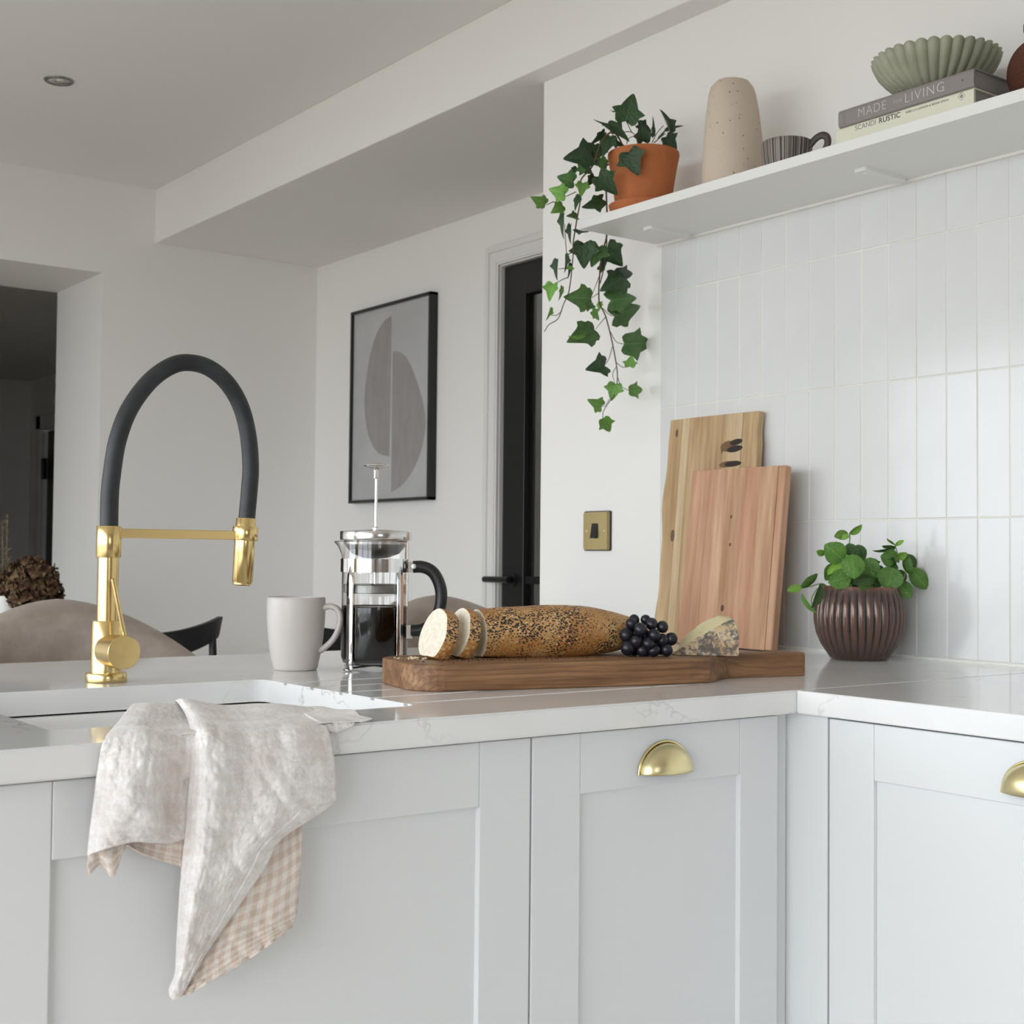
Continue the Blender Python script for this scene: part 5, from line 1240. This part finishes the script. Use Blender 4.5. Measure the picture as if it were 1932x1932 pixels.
K_rows = [Y_([(378, 1470), (430, 1470), (500, 1470), (540, 1470), (572, 1468)], 1.2285), mixY([(372, 1570), (420, 1570), (480, 1570), (530, 1568), (570, 1565)], (1.2275, 1.228, 1.224, 1.228, 1.231)),
          mixY([(362, 1655), (400, 1660), (460, 1660), (520, 1655), (566, 1645)], (1.228, 1.228, 1.220, 1.226, 1.230)), mixY([(350, 1745), (390, 1752), (440, 1748), (500, 1738), (560, 1718)], (1.228, 1.228, 1.220, 1.223, 1.229)),
          mixY([(340, 1835), (372, 1824), (420, 1804), (490, 1774), (554, 1742)], (1.227, 1.226, 1.219, 1.221, 1.227)), mixY([(332, 1880), (356, 1876), (408, 1846), (482, 1802), (549, 1752)], (1.224, 1.222, 1.216, 1.217, 1.224))]
C_rows = [mixY([(560, 1336), (600, 1333), (634, 1339), (656, 1339)], (1.342, 1.338, 1.330, 1.322)), mixY([(575, 1348), (615, 1349), (650, 1345), (672, 1342)], (1.290, 1.280, 1.285, 1.280)),
          mixY([(596, 1360), (624, 1364), (650, 1362), (680, 1355)], (1.240, 1.236, 1.238, 1.246)), mixY([(612, 1374), (626, 1381), (642, 1380), (668, 1368)], (1.223, 1.222, 1.2225, 1.2265))]
def towel_patch(rows, nu, nv, mat, name, uv0, uvs, wr=1.0, u0=0, u1=1, v0=0, v1=1, lift=0.0, thick=.0014, parent=None, rot=0.0):
    ev = patch_eval(rows); bm = bmn(); uvl = bm.loops.layers.uv.new('uv'); g = []; uvd = {}
    for j in range(nv + 1):
        row = []
        for i in range(nu + 1):
            u = u0 + (u1 - u0) * i / nu; v = v0 + (v1 - v0) * j / nv; c = ev(u, v)
            q = Vector((c.x * .004, c.y * .004, 0))
            qd = Vector((c.x * .0022 + c.y * .0014, c.y * .0052 - c.x * .0042, 0)); qe = Vector((c.x * .0060 + c.y * .0012, c.y * .0016, 0))
            cr = (fnoise(q, 5, 1.3) * .0022 - abs(fnoise(qe, 3.2, 4.4)) * .0075 - abs(fnoise(qd, 4.0, 8.7)) * .0062 - abs(fnoise(q, 22, 3.3)) * .0024 + fnoise(q, 55, 2.2) * .0009 + .0034) * wr
            edge = min(1, u / .08 + .15) if name != 'hem' else 1
            cr *= edge
            if c.z > 1.24: cr *= .5
            y = c.z - lift + cr - .001
            p = on_y(c.x, c.y, y)
            if y > YF - .002 and y < SY0 and c.y < 1396: p.z = max(p.z, WT + .0016)
            if p.z < WT + .004 and y < 1.26: p.y = min(p.y, YF - .0016 if p.z > WT - TH - .01 else YD - .004)
            w_ = bm.verts.new(p); row.append(w_); uvd[w_] = (uv0[0] + (u * math.cos(rot) - v * math.sin(rot)) * uvs[0], uv0[1] + (u * math.sin(rot) + v * math.cos(rot)) * uvs[1])
        g.append(row)
    for j in range(nv):
        for i in range(nu):
            f_ = bm.faces.new((g[j][i], g[j][i + 1], g[j + 1][i + 1], g[j + 1][i]))
            for lp in f_.loops: lp[uvl].uv = uvd[lp.vert]
    o = obj(name, bm, mat, parent or tow, smooth=180)
    s = o.modifiers.new('s', 'SOLIDIFY'); s.thickness = thick; s.offset = 0
    return o
mt = towel_patch(T_rows, 90, 150, M['towel'], 'front_fold', (0, 0), (.26, .40))
towel_patch(L_rows, 70, 100, M['towel'], 'side_fold', (.1, .5), (.17, .24))
towel_patch(L2_rows, 40, 40, M['towel_in'], 'inner_layer', (.3, .1), (.09, .13), .6)
towel_patch(L3_rows, 30, 40, M['towel_in'], 'turned_corner', (.3, .4), (.06, .08), .5)
towel_patch(K_rows, 70, 90, M['towel_in'], 'back_layer', (.5, .5), (.18, .24), .7, rot=.2)
towel_patch(C_rows, 30, 36, M['towel'], 'loose_corner', (.7, .2), (.06, .06), .5)
towel_patch(T_rows, 14, 90, M['towel'], 'hem', (0, .03), (.3, .4), .9, u0=.84, u1=1.0, v0=.53, v1=.97, lift=.0016, thick=.0018)
towel_patch(K_rows, 70, 8, M['towel_in'], 'hem', (.5, .5), (.2, .2), 1.6, v0=.93, v1=1.0, lift=.0014, thick=.0018)
